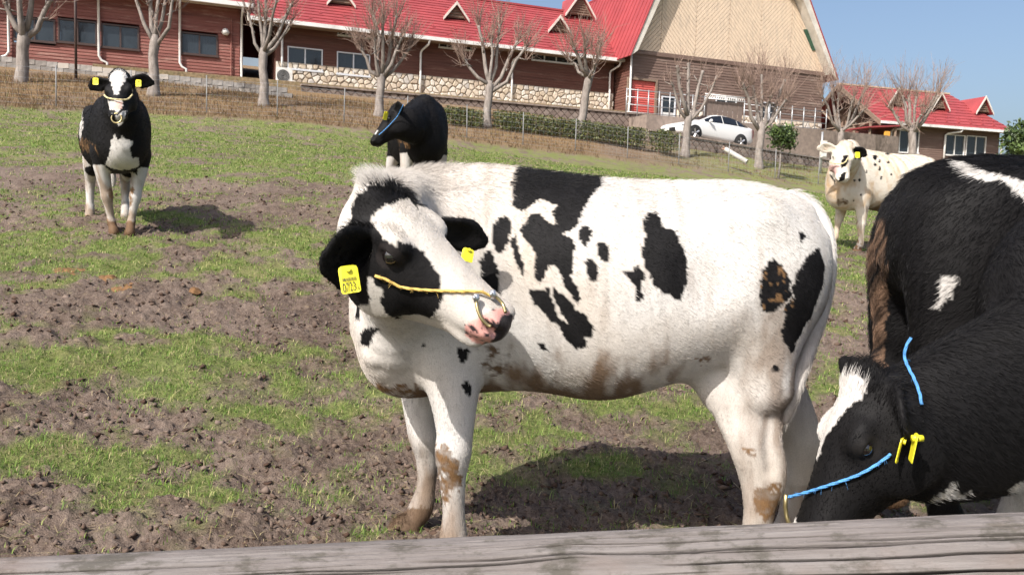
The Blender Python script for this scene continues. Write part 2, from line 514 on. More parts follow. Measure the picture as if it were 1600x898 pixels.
def step_roof(x0, x1, y0, z0, y1, z1, courses, xs=0.0, lip=0.03):
    """sheet-metal shingles: each course steps over the one below. xs: how far the upper edge is pulled in at each end (hip)"""
    m = MB()
    L = math.hypot(y1 - y0, z1 - z0)
    ny, nz = -(z1 - z0) / L, (y1 - y0) / L
    for i in range(courses):
        f0, f1 = i / courses, (i + 1) / courses
        a0, a1, b0, b1 = x0, x1, x0, x1
        a1, b1 = x1 - xs * f0, x1 - xs * f1
        ya, za, yb, zb = y0 + (y1 - y0) * f0, z0 + (z1 - z0) * f0, y0 + (y1 - y0) * f1, z0 + (z1 - z0) * f1
        V = [(a0, ya + ny * lip, za + nz * lip), (a1, ya + ny * lip, za + nz * lip), (b1, yb, zb), (b0, yb, zb), (a0, ya - ny * .01, za - nz * .01), (a1, ya - ny * .01, za - nz * .01)]
        m.add(V, [(0, 1, 2, 3), (1, 0, 4, 5), (0, 3, 4), (1, 5, 2)])
    return m
def snow_guards(x0, x1, y0, z0, y1, z1, rows, step):
    m = MB()
    L = math.hypot(y1 - y0, z1 - z0)
    for r in rows:
        k = 0
        x = x0 + step * (0.3 + 0.5 * (rows.index(r) % 2))
        while x < x1:
            y, z = y0 + (y1 - y0) * r, z0 + (z1 - z0) * r
            m.add([(x - .09, y, z + .03), (x + .09, y, z + .03), (x, y + .02, z + .15), (x, y + .16, z + .12)], [(0, 1, 2), (1, 3, 2), (3, 0, 2)])
            x += step
    return m
def downpipe(root, pts, r=0.05):
    return MB().tube(pts, r, 10).build('downpipe', M_WHITE, root, True)
def voronoi_stones(root, x0, x1, z0, z1, size, y, seed, parent_name='stone_base', limit=300):
    base = MB().box(x0, x1, y - .012, y + .2, z0, z1).build(parent_name, M_MORT, root)
    r = np.random.default_rng(seed)
    nx, nz = max(1, int((x1 - x0) / size)), max(1, int(round((z1 - z0) / (size * 0.8))))
    pts = np.array([((i + .5 * (k % 2) + r.uniform(-.38, .38) + .5) / nx * (x1 - x0) + x0, (k + .5 + r.uniform(-.35, .35)) / nz * (z1 - z0) + z0) for i in range(nx) for k in range(nz)])
    for p in pts:
        poly = [(x0, z0), (x1, z0), (x1, z1), (x0, z1)]
        dd = ((pts - p) ** 2).sum(1)
        for j in np.argsort(dd)[1:14]:
            q = pts[j]
            n = q - p
            poly = clip(poly, n[0], n[1], (q @ q - p @ p) / 2)
            if len(poly) < 3: break
        poly = shrink(poly, 0.016) if len(poly) > 2 else []
        if len(poly) < 3: continue
        ins = [(p[0] + (a - p[0]) * .72, p[1] + (b - p[1]) * .72) for a, b in poly]
        mid = [(p[0] + (a - p[0]) * .93, p[1] + (b - p[1]) * .93) for a, b in poly]
        n, yo = len(poly), r.uniform(.035, .075)
        V = [(a, y, b) for a, b in poly] + [(a, y - yo * .7, b) for a, b in mid] + [(a, y - yo, b) for a, b in ins]
        Fc = [tuple(range(2 * n, 3 * n))]
        for ring in (0, n):
            Fc += [(ring + i, ring + (i + 1) % n, ring + n + (i + 1) % n, ring + n + i) for i in range(n)]
        MB().add(V, Fc).build('stone', M_STONES[r.choice(5, p=[.3, .2, .28, .1, .12])], base)
    return base
def dormer(root, x, y, z, w, h, slope, depth):
    """little louvred gable on the roof"""
    m = MB()
    r = MB()
    ov = 0.12
    for sg in (-1, 1):
        V = [(x, y - .22, z + h + .06), (x + sg * (w / 2 + ov), y - .22, z - ov * 1.2), (x + sg * (w / 2 + ov), y + depth * .22, z - ov * 1.2), (x, y + depth, z + h + .06)]
        V2 = [(a, b, c - .05) for a, b, c in V]
        f = [(0, 1, 2, 3), (7, 6, 5, 4), (1, 0, 4, 5), (2, 1, 5, 6), (3, 2, 6, 7)]
        r.add(V + V2, f if sg < 0 else [q[::-1] for q in f])
    d = r.build('dormer', M_ROOF, root)
    MB().add([(x - w / 2, y, z - .05), (x + w / 2, y, z - .05), (x + w / 2, y, z + .02), (x, y, z + h), (x - w / 2, y, z + .02)], [(0, 1, 2, 3, 4)]).build('gable_face', M_TIMBER, d)
    for sg in (-1, 1):
        b = MB()
        V = [(x, y - .24, z + h + .1), (x + sg * (w / 2 + ov + .04), y - .24, z - ov * 1.2 + .04), (x + sg * (w / 2 + ov + .04), y - .24, z - ov * 1.2 - .1), (x, y - .24, z + h - .06)]
        V2 = [(a, c - .05 if False else c + .05, e) for a, c, e in V]
        f = [(0, 1, 2, 3), (7, 6, 5, 4), (0, 4, 5, 1), (1, 5, 6, 2), (2, 6, 7, 3)]
        b.add(V + V2, f if sg < 0 else [q[::-1] for q in f]).build('barge_board', M_TRIM, d)
    n = max(3, int(h / 0.13))
    for k in range(n):
        zz = z + h * k / n * .9
        ww = w / 2 * (1 - k / n) * .8
        MB().box(x - ww, x + ww, y - .05, y - .01, zz, zz + .05).build('slat', M_TIMBER, d)
    return d

# ------------------------------------------------------------------ long low barn wing with the stone base
BM = Frame(430, 36.6, (800, 167))
rt = BM.root('farm_wing', 'long dark brown farm wing with red roof and pale stone base', 'building')
Lm = BM.at(958, 150)[0]
ze = BM.at(700, 62, -0.7)[1]
hs = BM.at(655, 117)[1]
wins = []
for a, b in (((451, 77), (502, 109)), ((528, 85), (576, 117))):
    (x0, z1), (x1, _), (_, z0) = BM.at(a[0], (a[1] + b[1]) / 2 - 16), BM.at(b[0], b[1]), BM.at(.5 * (a[0] + b[0]), b[1])
    z1 = BM.at(.5 * (a[0] + b[0]), a[1])[1]
    wins.append(window(rt, x0, x1, z0, z1, M_ALU))
for a, b in (((529, 47), (576, 57)), ((687, 66), (735, 76)), ((832, 87), (905, 97))):
    x0, x1 = BM.at(a[0], a[1])[0], BM.at(b[0], b[1])[0]
    z1, z0 = BM.at(.5 * (a[0] + b[0]), a[1])[1], BM.at(.5 * (a[0] + b[0]), b[1])[1]
    wins.append(window(rt, x0, x1, z0, z1, M_ALU, 4, fw=.04))
clap(0, Lm, hs, ze + .25, holes=wins).build('board_wall', M_BROWN, rt)
side = clap(-6.0, 0, 0, ze + .2)
side.v = [(y + 0.0, -x, z) for x, y, z in side.v]
side.build('side_wall', M_BROWN, rt)
voronoi_stones(rt, 0.0, Lm, -0.3, hs, 0.285, 0.0, 5)
yr = 4.0
zr = BM.at(840, 13, yr)[1]
step_roof(-1.2, Lm + .5, -0.75, ze, yr, zr, 17).build('roof', M_ROOF, rt)
step_roof(-1.2, Lm + .5, 8.75, ze, yr, zr, 17).build('roof', M_ROOF, rt)
MB().box(-1.2, Lm + .5, yr - .12, yr + .12, zr - .02, zr + .08).build('ridge_cap', M_ROOF2, rt)
snow_guards(-1, Lm, -0.75, ze + .02, yr, zr + .02, [0.08, 0.2], 1.05).build('snow_guard', M_ROOF2, rt)['kind'] = 'stuff'
MB().box(-1.2, Lm + .5, -.86, -.74, ze - .14, ze + .02).build('gutter', M_WHITE, rt)
MB().box(-1.2, Lm + .5, -.735, -.02, ze - .1, ze - .06).build('soffit', M_TIMBER, rt)
for sg in (0, 1):
    ya, yb = (-.8, yr) if sg == 0 else (yr, 8.8)
    za, zb = (ze, zr) if sg == 0 else (zr, ze)
    b = MB().add([(-1.24, ya, za - .2), (-1.24, yb, zb - .2), (-1.24, yb, zb + .05), (-1.24, ya, za + .05), (-1.19, ya, za - .2), (-1.19, yb, zb - .2), (-1.19, yb, zb + .05), (-1.19, ya, za + .05)],
                 [(3, 2, 1, 0), (4, 5, 6, 7), (0, 1, 5, 4), (2, 3, 7, 6), (0, 4, 7, 3), (1, 2, 6, 5)]).build('barge_board', M_TRIM, rt)
MB().add([(-.02, .0, ze + .1), (-.02, 8, ze + .1), (-.02, yr, zr - .1)], [(2, 1, 0)]).build('gable_wall', M_BROWN, rt)
for px, tb in ((440, 107), (655, 153), (797, 170), (949, 183)):
    s = BM.at(px, tb)[0]
    zt = BM.at(px, tb)[1]
    downpipe(rt, [(s + .22, -.8, ze - .12), (s + .2, -.7, ze - .32), (s + .04, -.14, ze - .5), (s, -.12, ze - .62), (s, -.12, hs + .25), (s, -.15, hs + .1), (s, -.15, max(zt, -.1))])
for px, py in ((530, 2), (708, 26), (868, 48)):
    f = .50
    yy = -.75 + (yr + .75) * f
    sx, zz = BM.at(px, py + 4, yy)
    zroof = ze + (zr - ze) * f
    dormer(rt, sx, yy - .35, zroof - .08, 1.0, .62, 0, 1.7)

# ------------------------------------------------------------------ red-brown wing at the left edge
BL = Frame(374, 36.2, (372, 134))
rl = BL.root('red_board_building', 'red brown weathered board building with white downpipes and dark windows', 'building')
zb, zt = BL.at(200, 108)[1], BL.at(372, 15)[1]
X0 = -16.0
wl = []
for a, b, cur in (((24, 31), (84, 63), 0), ((93, 34), (149, 67), 0), ((161, 42), (215, 75), 0), ((285, 55), (338, 85), 1)):
    x0, x1 = BL.at(a[0], 50)[0], BL.at(b[0], 60)[0]
    xm = .5 * (a[0] + b[0])
    wl.append(window(rl, x0, x1, BL.at(xm, b[1])[1], BL.at(xm, a[1])[1], M_DARKFR, 2, curtain=cur, fw=.06))
clap(X0, 0, zb, zt + .6, holes=wl).build('board_wall', M_RED, rl)
sd = clap(0, 7.0, zb, zt + .4)
sd.v = [(-y, x, z) for x, y, z in sd.v]
sd.build('side_wall', M_RED, rl)
MB().box(X0, .02, -.06, 7, -1.2, zb).build('foundation', M_CONC, rl)
ov = 0.5
step_roof(X0, .45, -.7, zt + .12, 4.5, zt + 3.2, 18).build('roof', M_ROOF, rl)
step_roof(X0, .45, 9.7, zt + .12, 4.5, zt + 3.2, 18).build('roof', M_ROOF, rl)
MB().box(X0, .5, -.8, -.68, zt - .04, zt + .14).build('gutter', M_WHITE, rl)
MB().box(X0, .45, -.675, -.03, zt + .02, zt + .06).build('soffit', M_TRIM, rl)
for px, yb, dx in ((15, 92, -.35), (155, 98, .3), (281, 108, .25), (377, 132, 0.0)):
    s, z = BL.at(px, yb)
    downpipe(rl, [(s, -.72, zt - .04), (s, -.6, zt - .2), (s, -.13, zt - .35), (s, -.12, z + .25), (s + dx * .3, -.13, z + .08), (s + dx, -.14, z), (s + dx, -.15, z - .5)])
s = BL.at(361, 80)[0]
MB().tube([(s, -.08, zt - .4), (s, -.08, 0.0)], .03).build('brown_pipe', M_RED, rl)
s, z = BL.at(352, 54)
lm = MB()
lm.tube([(s, -.06, z + .1), (s, -.12, z + .1), (s, -.16, z + .05), (s, -.16, z - .06)], [.05, .14, .17, .1], 12).build('wall_lamp', M_WHITE, rl, True)

# ------------------------------------------------------------------ big gambrel barn
_c = BM.o + BM.u * (Lm + .15) - BM.v * 1.5
_pp = project(_c[None] + np.array([[0, 0, .0]]))
BB = Frame(float(_pp[0][0]), float(_pp[2][0]), (1000, 189))
rb = BB.root('gambrel_barn', 'big barn with pale beige chevron gable above weathered brown boards', 'building')
Wb = BB.at(1283, 180)[0]
hb = BB.at(1120, 97)[1]
wb = []
def bspan(x0, x1, y0, y1):
    xm = .5 * (x0 + x1)
    return BB.at(x0, .5 * (y0 + y1))[0], BB.at(x1, .5 * (y0 + y1))[0], BB.at(xm, y1)[1], BB.at(xm, y0)[1]
wb.append(window(rb, *bspan(1119, 1149, 153, 174), M_ALU))
wb.append(window(rb, *bspan(1191, 1213, 162, 186), M_ALU))
a = bspan(1034, 1053, 153, 192)
dr = MB().box(a[0] - .06, a[0], -.06, .05, 0, a[3]).box(a[1], a[1] + .06, -.06, .05, 0, a[3]).box(a[0] - .06, a[1] + .06, -.062, .05, a[3], a[3] + .06).build('side_door', M_ALU, rb)
MB().box(a[0], a[1], -.02, .02, 0.02, a[3] * .42).build('door_panel', M_WHITE, dr)
MB().box(a[0] + .03, a[1] - .03, -.01, .0, a[3] * .44, a[3] - .02).build('pane', M_GLASS, dr)
wb.append((a[0] - .06, a[1] + .06, 0, a[3] + .06))
a = bspan(982, 1023, 126, 188)
dr = MB()
nsl = 18
for k in range(nsl):
    z0, z1 = a[3] * k / nsl, a[3] * (k + 1) / nsl
    dr.add([(a[0], .06, z0), (a[1], .06, z0), (a[1], .035, (z0 + z1) / 2), (a[0], .035, (z0 + z1) / 2), (a[1], .06, z1), (a[0], .06, z1)], [(0, 1, 2, 3), (3, 2, 4, 5)])
dd = dr.build('roller_door', M_DOOR, rb)
MB().box(a[0] - .1, a[0], -.07, .06, 0, a[3] + .1).box(a[1], a[1] + .1, -.07, .06, 0, a[3] + .1).box(a[0], a[1], -.068, .06, a[3], a[3] + .1).build('door_frame', M_TIMBER, dd)
wb.append((a[0] - .1, a[1] + .1, -1, a[3] + .1))
clap(0, Wb, .0, hb, holes=wb, pitch=.14).build('board_wall', M_BARN, rb)
sdw = clap(-12, 0, 0, hb + .3, pitch=.14)
sdw.v = [(y, -x, z) for x, y, z in sdw.v]
sdw.build('side_wall', M_BROWN, rb)
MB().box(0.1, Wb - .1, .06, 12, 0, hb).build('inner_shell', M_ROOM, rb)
MB().box(-.05, Wb + .05, -.07, -.02, hb - .08, hb + .12).build('trim_board', M_BARN, rb)
kR = BB.at(1241, 3)
kl = BB.at(1026, 0)
fl = BB.at(984, 60)
sl = (kl[1] - hb) / (kl[0] - 0.1)
zk = max(kR[1], hb + 4)
kL = (0.1 + (zk - hb) / sl, zk)
apex = (.5 * Wb, zk + 2.6)
gam = [(0, hb + .1), (Wb, hb + .1), kR, apex, kL]
bx = [BB.at(p, 60)[0] for p in (1032, 1086.5, 1138, 1187.5, 1235)]
edges = [0] + bx + [Wb]
for i in range(len(edges) - 1):
    reg = clip(clip(gam, -1, 0, -(edges[i] + .012)), 1, 0, edges[i + 1] - .012)
    m = MB()
    sgn = -1 if i % 2 else 1
    w_, ca = 0.165, math.cos(math.radians(50))
    nx, nz = -sgn * math.sin(math.radians(46)), math.cos(math.radians(46))
    cs = [nx * p[0] + nz * p[1] for p in reg]
    c = min(cs)
    while c < max(cs):
        st = clip(clip(reg, -nx, -nz, -(c + .008)), nx, nz, c + w_ - .008)
        if len(st) >= 3:
            m.prism(st, -.045, .02)
        c += w_
    m.build('chevron_panel', M_BEIGE, rb)
MB().prism(gam, .021, .06).build('gable_backing', simple('grey_lath', (0.33, 0.24, 0.17)), rb)
def gam_off(o):
    return [(-o * 1.2, hb - o * .9), (kL[0] - o, kL[1] + o * .5), (apex[0], apex[1] + o), (kR[0] + o, kR[1] + o * .5), (Wb + o * 1.2, hb - o * .9)]
gi, go = gam_off(.05), gam_off(.38)
for i in range(4):
    quad = [gi[i], gi[i + 1], go[i + 1], go[i]]
    MB().prism(quad[::-1], -.62, -.5).build('barge_board', M_TRIM, rb)
    MB().prism([gi[i], gi[i + 1], (gi[i + 1][0], gi[i + 1][1] + .06), (gi[i][0], gi[i][1] + .06)][::-1], -.5, .0).build('eave_soffit', M_TRIM, rb)
for i in range(4):
    a, b = np.array(go[i]), np.array(go[i + 1])
    nrm = np.array([-(b - a)[1], (b - a)[0]]); nrm /= np.linalg.norm(nrm)
    m = MB()
    V = [(p[0] + nrm[0] * h, y, p[1] + nrm[1] * h) for y in (-.66, 13) for h in (0, .05) for p in (a, b)]
    m.add(V, [(0, 1, 3, 2), (4, 6, 7, 5), (2, 3, 7, 6), (0, 4, 5, 1), (0, 2, 6, 4), (1, 5, 7, 3)])
    y = -.5
    while y < 13:
        V = [(p[0] + nrm[0] * h, yy, p[1] + nrm[1] * h) for yy in (y, y + .05) for h in (.05, .09) for p in (a, b)]
        m.add(V, [(0, 1, 3, 2), (4, 6, 7, 5), (2, 3, 7, 6), (0, 2, 6, 4), (1, 5, 7, 3)])
        y += .42
    m.build('roof', M_ROOF2, rb)
# louvre strip under the steep right-hand slope
a0, b0 = BB.at(1254, 47), BB.at(1268, 80)
MB().prism([(a0[0], a0[1]), (b0[0], b0[1]), (b0[0] + .28, b0[1] + .05), (a0[0] + .28, a0[1] + .05)], -.09, -.05).build('green_louvre', simple('green_louvre', (0.03, 0.08, 0.05), .4), rb)
# the roof of the wing runs up into the barn roof
ax = BM.o + BM.u * Lm
voronoi_stones(rb, BB.at(1056, 180)[0], Wb, -.35, BB.at(1230, 187)[1] * .98, .36, -.06, 9)
s = BB.at(962, 150)[0]
downpipe(rb, [(-.12, -.1, hb - .1), (-.12, -.12, hb - .4), (-.12, -.12, .9), (-.2, -.2, .7), (-.2, -.2, 0)])
dormer(rt, BM.at(903, 10, 3.4)[0], 3.2, zr - .25, 1.5, 1.1, 0, 2.2)
# ------------------------------------------------------------------ small house at the right
PH = math.radians(17)
HH = Frame(1392, 49.0, (1480, 262), PH)
rh = HH.root('small_house', 'small brown house with red dormered roof and paired white windows', 'house')
Lh = HH.at(1560, 235)[0]
zeh = HH.at(1480, 198, -.5)[1]
yrh = 3.3
zrh = HH.at(1420, 142, yrh)[1]
wh = []
for x0, x1, y0, y1, n in ((1477, 1506, 212, 242, 2), (1510, 1539, 214, 245, 2), (1405, 1434, 205, 238, 2)):
    xm = .5 * (x0 + x1)
    wh.append(window(rh, HH.at(x0, 225)[0], HH.at(x1, 225)[0], HH.at(xm, y1)[1], HH.at(xm, y0)[1], M_WHITE, n))
clap(0, Lh, .2, zeh + .2, holes=wh).build('board_wall', M_BARN, rh)
MB().box(-.02, Lh + .02, -.05, 6.5, -.8, .2).build('foundation', M_CONC, rh)
s2 = clap(-6.5, 0, .2, zeh)
s2.v = [(y, -x, z) for x, y, z in s2.v]
s2.build('side_wall', M_RED, rh)
s3 = clap(0, 6.5, .2, zeh)
s3.v = [(Lh - y, x, z) for x, y, z in s3.v]
s3.build('side_wall', M_BARN, rh)
gx = -1.3
step_roof(gx, Lh + .6, -.6, zeh, yrh, zrh, 12, xs=1.5).build('roof', M_ROOF, rh)
step_roof(gx, Lh + .6, 7.2, zeh, yrh, zrh, 12, xs=1.5).build('roof', M_ROOF, rh)
MB().add([(Lh + .6, -.6, zeh), (Lh + .6, 7.2, zeh), (Lh - .9, yrh, zrh)], [(0, 1, 2)]).build('hip', M_ROOF, rh)
MB().box(gx, Lh - .9, yrh - .12, yrh + .12, zrh - .02, zrh + .07).build('ridge_cap', simple('pale_ridge', (0.52, 0.38, 0.27)), rh)
snow_guards(gx + .4, Lh, -.6, zeh + .02, yrh, zrh + .02, [0.1, 0.22], .9).build('snow_guard', M_ROOF2, rh)['kind'] = 'stuff'
MB().box(gx, Lh + .6, -.72, -.59, zeh - .12, zeh + .03).build('gutter', M_WHITE, rh)
MB().box(gx, Lh + .6, -.585, -.03, zeh - .06, zeh - .02).build('soffit', M_TIMBER, rh)
for ya, za, yb, zb2 in ((-.65, zeh, yrh, zrh), (yrh, zrh, 7.25, zeh)):
    MB().add([(gx - .05, ya, za - .24), (gx - .05, yb, zb2 - .24), (gx - .05, yb, zb2 + .04), (gx - .05, ya, za + .04), (gx + .03, ya, za - .24), (gx + .03, yb, zb2 - .24), (gx + .03, yb, zb2 + .04), (gx + .03, ya, za + .04)],
             [(3, 2, 1, 0), (4, 5, 6, 7), (0, 1, 5, 4), (2, 3, 7, 6), (0, 4, 7, 3), (1, 2, 6, 5)]).build('barge_board', M_TIMBER, rh)
MB().add([(0, 0, zeh), (0, 6.6, zeh), (0, yrh, zrh - .2)], [(2, 1, 0)]).build('gable_wall', simple('dusty_gable', (0.30, 0.2, 0.15), .9, .15, 3), rh)
# timber truss of the porch gable
def beam(name, a, b, w=.08):
    return MB().tube([a, b], w, 4).build(name, M_TIMBER, rh)
beam('truss_beam', (gx + .1, yrh, zrh - .3), (gx + .1, yrh, zeh - .1))
beam('truss_beam', (gx + .1, .2, zeh), (gx + .1, 6.4, zeh))
beam('truss_beam', (gx + .1, yrh, zeh + .1), (gx + .1, 1.5, zeh + (zrh - zeh) * .5))
beam('truss_beam', (gx + .1, yrh, zeh + .1), (gx + .1, 5.0, zeh + (zrh - zeh) * .5))
for yy in (.3, 1.7, 3.3, 6.2):
    beam('porch_post', (gx + .1, yy, 0), (gx + .1, yy, zeh), .1)
MB().add([(gx - .9, -.7, zeh - .35), (.3, -.7, zeh - .12), (.3, 1.4, zeh - .12), (gx - .9, 1.4, zeh - .35), (gx - .9, -.7, zeh - .43), (.3, -.7, zeh - .2), (.3, 1.4, zeh - .2), (gx - .9, 1.4, zeh - .43)],
         [(0, 1, 2, 3), (7, 6, 5, 4), (0, 4, 5, 1), (0, 3, 7, 4), (3, 2, 6, 7), (1, 5, 6, 2)]).build('porch_roof', M_ROOF, rh)
beam('porch_post', (gx - .6, -.5, 0), (gx - .6, -.5, zeh - .36), .09)
beam('porch_post', (-.1, -.5, 0), (-.1, -.5, zeh - .2), .09)
MB().box(-.9, -.6, -.66, -.5, zeh - .95, zeh - .55).build('lantern', simple('orange_lantern', (0.75, 0.36, 0.06), .5), rh)
for px, py in ((1390, 160), (1457, 165), (1525, 176)):
    f = .55
    yy = -.6 + (yrh + .6) * f
    sx = HH.at(px, py, yy)[0]
    dormer(rh, sx, yy - .5, zeh + (zrh - zeh) * f - .12, 1.05, .85, 0, 1.9)
for px in (1388, 1473):
    s = HH.at(px, 235)[0]
    downpipe(rh, [(s + .75, -.65, zeh - .1), (s + .7, -.6, zeh - .25), (s + .12, -.2, zeh - .35), (s, -.14, zeh - .45), (s, -.13, .1)], .06)
s = Lh + .05
downpipe(rh, [(s + .3, -.62, zeh - .1), (s + .05, -.12, zeh - .3), (s + .05, -.1, .4), (s + .35, -.1, .25), (s + .35, -.1, -.4)], .06)
# ================================================================== yard: terraces, walls, fence, trees
M_DRY = simple('dry_bank_grass', (0.26, 0.19, 0.11), 0.95, 0.3, 9, bump=0.5, dirt=(0.16, 0.15, 0.06))
M_DRIVE = simple('gravel_drive', (0.24, 0.19, 0.16), 0.95, 0.15, 6, bump=0.4)
def slab(fr, name, x0, x1, y0, y1, z0, z1, mat):
    o = MB().box(x0, x1, y0, y1, z0, z1).build(name, mat)
    o.location = fr.o
    o.rotation_euler = (0, 0, fr.psi)
    return tag(o, kind='structure')
Wf = -2.2
slab(BM, 'terrace', -7, Lm + 1.2, Wf, 12, -3, -.06, M_DRY)
slab(BB, 'barn_terrace', -.6, Wb + 3, -2.6, 12, -4, -.05, M_DRIVE)
slab(HH, 'house_terrace', -5, Lh + 6, -2.5, 9, -3, -.15, M_DRY)
slab(BL, 'left_terrace', -18, -.1, -.9, 10, -3, BL.at(200, 138, -.9)[1], M_DRY)

M_BLK = [simple('grey_wall_block_%s' % n, c, 0.92, 0.2, 8, bump=0.4, dirt=(0.10, 0.085, 0.07)) for n, c in (('warm', (0.23, 0.175, 0.15)), ('dark', (0.19, 0.145, 0.125)), ('pale', (0.27, 0.215, 0.185)))]
M_JOINT = simple('wall_joint', (0.11, 0.085, 0.07), 0.95)
_blk = {}
def block_mesh(d, k):
    if (d, k) not in _blk:
        h, i = d * .5 - .009, d * .5 - .035
        V = [(0, 0, -h), (h, 0, 0), (0, 0, h), (-h, 0, 0), (0, -.025, -h * .98), (h * .98, -.025, 0), (0, -.025, h * .98), (-h * .98, -.025, 0), (0, -.045, -i), (i, -.045, 0), (0, -.045, i), (-i, -.045, 0)]
        Fc = [(8, 9, 10, 11)] + [(a + j, a + (j + 1) % 4, a + 4 + (j + 1) % 4, a + 4 + j) for a in (0, 4) for j in range(4)]
        _blk[(d, k)] = MB().add(V, Fc).mesh('block', M_BLK[k])
    return _blk[(d, k)]
def block_wall(label, org, psi, L, h, d=.36, tilt=0.0, thick=.3, cap=True):
    r = empty('retaining_wall', org, psi, label, 'wall', 'interlocking block retaining walls')
    r.rotation_euler = (0, tilt, psi)
    r['kind'] = 'thing'
    MB().box(0, L, 0, thick, 0, h).build('wall_core', M_JOINT, r)
    if cap:
        MB().box(-.03, L + .03, -.1, thick, h, h + .07).build('coping', M_BLK[2], r)
    n = 0
    rows = int(h / (d / 2))
    for j in range(rows):
        for i in range(int(L / d)):
            if n >= 300:
                return r
            o = link(bpy.data.objects.new('block', block_mesh(d, int(RNG.choice(3, p=[.45, .25, .3])))), r)
            o.location = (d * (i + .5 + .5 * (j % 2)), 0, d / 2 * (j + 1) - .02)
            o.rotation_euler = (RNG.normal(0, .02), RNG.normal(0, .02), RNG.normal(0, .03))
            n += 1
    return r
# under the wing
x0 = BM.at(470, 150, Wf)[0]
xe = BM.at(1002, 190, Wf)[0]
zt, zb = BM.at(700, 163, Wf)[1], BM.at(560, 180, Wf)[1]
block_wall('long diamond block wall below the stone based wing', BM.o + BM.u * x0 + BM.v * (Wf - .3) + np.array([0, 0, -1.24]), PSI, xe - x0, 1.0, .37)
# low grey block wall below the red board building
def low_wall():
    a, b = P(-160, 128, 30.6), P(462, 172, 32.2)
    a[2], b[2] = float(G0(a[0], a[1])) - .05, float(G0(b[0], b[1])) - .12
    ax = b - a
    L = math.hypot(ax[0], ax[1])
    r = empty('low_block_wall', a, math.atan2(ax[1], ax[0]), 'low grey concrete block wall below the red board building', 'wall')
    sl = ax[2] / L
    r['kind'] = 'thing'
    bl = [MB().box(0, .385, 0, .16, 0, .19).mesh('block', m) for m in (M_CONC, simple('grey_block', (.27, .25, .235), .95, .2, 6, bump=.4), simple('stained_block', (.20, .18, .165), .95, .2, 6, bump=.4))]
    for j in range(3):
        for i in range(int(L / .4)):
            o = link(bpy.data.objects.new('block', bl[int(RNG.choice(3, p=[.1, .55, .35]))]), r)
            x = .4 * i + .2 * (j % 2)
            o.location = (x, RNG.normal(0, .004), x * sl + .2 * j - .12)
low_wall()
# below the drive with the white car
TILT = math.radians(4.2)
WO = P(1012, 246, 36.5)
Lw = 11.5
block_wall('diamond block wall under the parked white car', WO, PSI, Lw, 1.15, .37, TILT)
c_, s_ = math.cos(TILT), math.sin(TILT)
def wl_pt(x, y, z):
    """point in the axes of the sloping drive"""
    return WO + UAX * (x * c_ + z * s_) + VAX * y + np.array([0, 0, -x * s_ + z * c_])
dv = MB()
V = [wl_pt(x, y, z) for z in (-1.2, 1.13) for y in (.1, 5.2) for x in (-3.2, 15)]
dv.add(V, [(0, 2, 3, 1), (4, 5, 7, 6), (0, 1, 5, 4), (2, 6, 7, 3), (0, 4, 6, 2), (1, 3, 7, 5)])
tag(dv.build('drive', M_DRIVE), kind='structure')
block_wall('brown block wall behind the drive below the barn rails', wl_pt(5.4, 3.9, 1.1), PSI, 7.5, 1.45, .4, TILT * .5)

